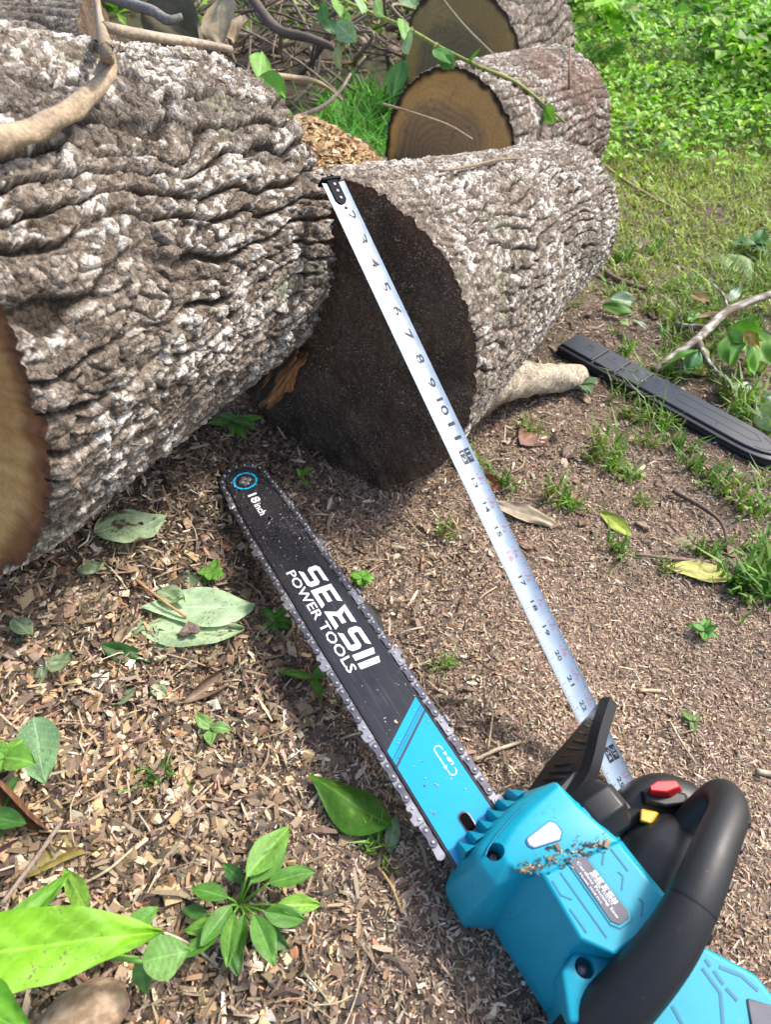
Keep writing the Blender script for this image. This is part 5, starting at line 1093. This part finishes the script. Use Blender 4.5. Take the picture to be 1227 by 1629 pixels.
def on_log2(px, py, off):
    r = ray(px, py); A2_ = LOG2['C'] - [0, 0, .004]
    for t_ in np.linspace(.4, 1.6, 2400):
        p = EYE + r * t_; s_ = float(np.clip((p - A2_) @ N2, 0, .67)); q_ = p - A2_ - N2 * ((p - A2_) @ N2)
        if np.linalg.norm(q_) < .131 + (LOG2['R'] - .137) * (1 - s_ / .67) ** 1.25 + off: return p
    return EYE + r * 1.1
twig('dry curved twig lying on top of the white flecked log', [on_log2(700, 272, .007), on_log2(750, 264, .007), on_log2(795, 254, .007), on_log2(830, 252, .006)], [.0018, .002, .002, .0015], (.26, .19, .13), seed=308)
twig('bent tan stem lying on the lawn behind the logs', [gat(946, 252, .03), gat(1000, 290, .012), gat(1050, 318, .008), gat(1078, 334, .006)], [.004, .004, .0035, .003], (.42, .33, .20), seed=309)
twig('dark forked root on the ground beyond the bar cover', [gat(952, 416, .02), gat(972, 436, .014), gat(1000, 452, .012), gat(1030, 462, .006)], [.006, .007, .006, .004], (.16, .11, .08), seed=310)
twig('pale straw lying right of the hand guard', [gat(1066, 1150, .006), gat(1085, 1180, .008), gat(1108, 1215, .004)], .0011, (.50, .42, .29), seed=311)
twig('straight pale twig pointing at the chain', [gat(752, 1210, .008), gat(790, 1196, .008), gat(828, 1184, .004)], [.0014, .0018, .0016], (.48, .39, .27), seed=312)
twig('short pale splinter near the right edge by the red button', [gat(1205, 1225, .004), gat(1235, 1232, .004)], .003, (.46, .38, .28), seed=313)
twig('short straw stick above the hand guard', [gat(1016, 1100, .004), gat(1052, 1098, .004)], .002, (.46, .36, .24), seed=314)
twig('brown stalk lying beside the yellow leaf with dark specks', [gat(1012, 880, .006), gat(1060, 886, .008), gat(1130, 892, .004)], [.0022, .0026, .002], (.24, .17, .13), seed=315)
twig('dark bent stalk on the soil below the bar cover', [gat(1072, 778, .010), gat(1120, 806, .010), gat(1150, 832, .012), gat(1160, 872, .004)], [.0035, .003, .0025, .002], (.14, .10, .08), seed=316)
twig('tan straw lying in the lower middle of the ground', [gat(600, 1380, .004), gat(622, 1410, .006), gat(640, 1455, .004)], .0011, (.42, .29, .13), seed=317)
twig('long straw lying over the chips at the lower left', [gat(110, 1420, .008), gat(170, 1388, .012), gat(212, 1352, .006)], .0011, (.44, .36, .22), seed=318)
twig('grey stalk slanting at the lower left edge', [gat(4, 1445, .01), gat(60, 1370, .012), gat(98, 1310, .008)], .0018, (.26, .2, .16), seed=319)
twig('orange straw lying across the large pale leaf', [gat(214, 920, .014), gat(256, 952, .022), gat(296, 980, .016)], .0013, (.46, .25, .12), seed=320)
ST_ = 'straws and fine stalks scattered over the litter'
for k in range(70):
    left = k < 42
    px, py = (rng.uniform(10, 640), rng.uniform(850, 1620)) if left else (rng.uniform(560, 1215), rng.uniform(560, 1180)); p = at(px, py); a = rng.uniform(0, 6.28); l_ = rng.uniform(.02, .055)
    pts = [(p[0] + math.cos(a) * l_ * q + rng.normal(0, .003), p[1] + math.sin(a) * l_ * q + rng.normal(0, .003), 0) for q in (-.5, 0, .5)]
    pts = [(x, y, float(ground(x, y)) + .004 + .004 * (i == 1)) for i, (x, y, _) in enumerate(pts)]
    twig('fine dry straw lying loose on the ground litter', pts, rng.uniform(.0005, .0011), [(.42, .34, .22), (.30, .22, .15), (.52, .44, .32)][k % 3], ST_, 'straw', 'straw', 3, 5, 0, 400 + k)

# ---- things lying on or against the big log
def on_log(px, py, off):
    """point where a pixel's ray meets the big log's skin, moved outward"""
    r = ray(px, py)
    for t_ in np.linspace(.25, 1.6, 2700):
        p = EYE + r * t_; s_ = (p - L1A) @ N1; q = p - L1A - N1 * s_; R0 = LOG1['Rn'] + (LOG1['R'] - LOG1['Rn']) * s_ / LOG1['L']
        if np.linalg.norm(q) < R0 + off: return p
    return EYE + r * .8
vp = [on_log(-40, 232, .012), on_log(30, 214, .012), on_log(85, 192, .013), on_log(130, 162, .014), on_log(163, 128, .016), on_log(172, 95, .022), on_log(163, 60, .030), ptray(156, 20, .92), ptray(150, -30, 1.0)]
twig('thick tan bent vine lying over the big grey log', vp, [.0062, .0064, .0060, .0057, .0062, .0050, .0046, .0043, .0040], (.36, .275, .185), name='bent_vine', cat='vine', n=14, wob=.3, seed=330)
twig('lichen grey branch end reaching in behind the bent vine', [ptray(120, -20, 1.05), ptray(190, 2, 1.0), ptray(240, 16, .97), ptray(266, 32, .95), ptray(290, 26, .95)], [.006, .007, .007, .0065, .004], (.22, .205, .185), name='lichen_branch', cat='branch', n=10, seed=331)
twig('long pale stick lying on the top of the big log', [on_log(165, 42, .012), on_log(240, 58, .010), on_log(310, 68, .010), on_log(368, 78, .012)], [.0042, .004, .0036, .003], (.36, .29, .22), seed=332)
for lab, p0, p1, td_, wd, cc_, rl in (('broad olive brown dead leaf standing behind the big log', (230, 5), (318, 62), 1.0, .62, (.10, .085, .045), .7), ('pale tan dead leaf crumpled behind the big log', (352, -5), (345, 66), 1.08, .62, (.42, .33, .20), .5), ('small tan dead leaf beside the crumpled pale leaf', (382, 24), (368, 62), 1.12, .5, (.38, .29, .17), .3)):
    a, b = ptray(*p0, td_), ptray(*p1, td_ - .04); d = b - a; l_ = np.linalg.norm(d); V, F, C_ = leaf_mesh(l_, l_ * wd, nl=24, nw=10, fold=.2, wav=.08, droop=.05, col=cc_, vein=np.array(cc_) * 1.35, seed=int(p0[0]))
    o = mk('dead_leaf', V, F, M_DRY, tint=C_); place(o, a, math.atan2(d[1], d[0]), math.asin(max(-1, min(1, d[2] / l_))), rl); tag(o, lab, 'leaf')
# reddish broken wood splinter wedged between the two logs
fp = lambda px, py, dd: EYE + ray(px, py) * (((LOG2['C'] - EYE) @ N2 - dd) / (ray(px, py) @ N2))
a, b = fp(418, 642, .030), fp(478, 562, .022); d = b - a; t_ = np.linspace(0, 1, 40); q_ = np.linspace(-1, 1, 25); T, Q = np.meshgrid(t_, q_, indexing='ij')
wd = .017 * (1 - .45 * np.abs(T - .45) * 2) * (1 + .25 * noise(T * 9, Q * 2, s=5)); e = np.cross(d / np.linalg.norm(d), [0.3, -.8, .5]); e /= np.linalg.norm(e); nn = np.cross(e, d / np.linalg.norm(d)); nn = nn if nn[1] < 0 else -nn
V = a + T[..., None] * d + (Q * wd)[..., None] * e + (.010 * (1 - Q ** 2) + .004 * fbm(T * 5, Q * 9, s=6, o=3) + .003 * noise(T * 4, Q * 14, s=7))[..., None] * nn
c_ = mix((.36, .14, .05), (.62, .32, .13), sst(-.4, .4, fbm(T * 4, Q * 10, s=8, o=3))); c_ = mix(c_, (.09, .065, .05), sst(.1, .5, noise(T * 3, Q * 3, s=9)))
Vb = V.reshape(-1, 3); F1 = grid_faces(40, 25); nV = len(Vb); back = Vb - nn * .012
o = mk('wood_splinter', np.concatenate([Vb, back]), np.concatenate([F1, F1[:, ::-1] + nV]), M_WOOD, tint=np.concatenate([c_.reshape(-1, 3)] * 2)); tag(o, 'reddish brown broken wood splinter wedged between the two front logs', 'wood splinter')
# tan wood chunk in the bottom left corner
bm = bmesh.new(); bmesh.ops.create_icosphere(bm, subdivisions=5, radius=1.0); V = np.array([v.co[:] for v in bm.verts]); F = [[v.index for v in f.verts] for f in bm.faces]; bm.free()
dn = V * (1 + .16 * fbm(V[:, 0] * 1.6, V[:, 1] * 1.6, V[:, 2] * 1.6, s=4, o=3) + .03 * fbm(V[:, 0] * 9, V[:, 1] * 9, V[:, 2] * 9, s=5, o=3))[:, None]; dn = np.sign(dn) * np.abs(dn) ** .85 * [.029, .019, .014]
o = mk('wood_chunk', dn, F, M_WOOD, tint=mix((.26, .165, .10), (.42, .30, .20), sst(-.4, .4, fbm(V[:, 0] * 5, V[:, 1] * 5, V[:, 2] * 5, s=6, o=4)))); place(o, gat(135, 1622, .010), .5, 0, .1); tag(o, 'rough tan chunk of wood at the bottom left edge', 'wood chunk')

# ---- broken branch with big leaves right of the bar cover
b0 = gat(1040, 592, .02)
t = thing('broken_branch', 'forked lichen spotted branch with wilted green leaves on the lawn', 'branch', b0)
for nm, pts, rad in (('stem', [gat(1040, 592, .020), gat(1075, 565, .035), gat(1105, 545, .045), gat(1128, 522, .05), gat(1160, 495, .045), gat(1227, 470, .05), gat(1290, 460, .05)], [.0045, .006, .0072, .0085, .0085, .0075, .007]),
                     ('side_stem', [gat(1112, 545, .045), gat(1118, 565, .04), gat(1130, 585, .03), gat(1150, 602, .012)], [.006, .0052, .0048, .003]), ('side_stem', [gat(1128, 522, .05), gat(1100, 518, .035), gat(1078, 516, .02)], [.0065, .006, .006]), ('side_stem', [gat(1160, 495, .045), gat(1150, 470, .05), gat(1130, 450, .05)], [.003, .0025, .0015])):
    V, F = tube(pts, rad, 10, 6, .15, 7); mk(nm, V, F, M_TWIG, t, off=b0, tint=mix((.17, .135, .10), (.52, .49, .43), sst(.0, .35, fbm(V[:, 0] * 160, V[:, 1] * 160, V[:, 2] * 160, s=3, o=2))))
for k, (p0, p1, h0, h1, wd, cc_, mm) in enumerate([((1110, 560), (1052, 580), .05, .03, .6, (.13, .32, .04), 0), ((1112, 560), (1090, 598), .05, .02, .6, (.08, .24, .07), 0), ((1095, 545), (1110, 590), .03, .03, .5, (.20, .36, .04), 0), ((1160, 520), (1210, 540), .06, .08, .6, (.15, .36, .04), 0), ((1170, 530), (1160, 580), .06, .04, .55, (.12, .32, .03), 0), ((1190, 540), (1200, 600), .07, .03, .5, (.16, .38, .04), 0), ((1180, 525), (1235, 585), .06, .04, .6, (.22, .42, .08), 0), ((1185, 530), (1205, 555), .075, .07, .5, (.50, .36, .07), 1),
        ((1170, 510), (1205, 525), .06, .07, .35, (.48, .56, .42), 0), ((1110, 505), (1160, 495), .04, .05, .5, (.16, .09, .03), 1), ((1100, 470), (1130, 480), .04, .05, .6, (.20, .12, .04), 1), ((970, 480), (1012, 478), .025, .03, .55, (.44, .56, .40), 0), ((958, 488), (1010, 500), .02, .02, .5, (.10, .24, .02), 0), ((1005, 512), (1032, 520), .03, .035, .6, (.44, .54, .42), 0), ((985, 512), (1005, 520), .02, .02, .6, (.24, .34, .1), 0), ((1050, 520), (1066, 530), .02, .02, .6, (.14, .36, .05), 0), ((1095, 510), (1118, 492), .03, .04, .45, (.16, .36, .05), 0), ((1155, 600), (1170, 628), .02, .03, .4, (.26, .36, .16), 0), ((1160, 480), (1180, 455), .04, .06, .4, (.40, .50, .36), 0), ((1205, 645), (1245, 690), .03, .03, .5, (.34, .44, .2), 0), ((1215, 632), (1245, 640), .03, .04, .6, (.46, .56, .42), 0)]):
    a, b = gat(*p0, h0), gat(*p1, h1); d = b - a; l_ = np.linalg.norm(d); V, F, C_ = leaf_mesh(l_, l_ * wd, nl=16, nw=7, fold=.2, wav=.10, droop=.06, col=cc_, vein=np.array(cc_) * 1.25 + .03, seed=950 + k)
    o = mk('leaf', V, F, M_DRY if mm else M_LEAF, t, tint=np.clip(C_, .005, .9)); o.matrix_local = Matrix.Translation((a - b0).tolist()) @ rotm(math.atan2(d[1], d[0]), math.asin(max(-1, min(1, d[2] / l_))), (.5, -.4, .2, .8)[k % 4])
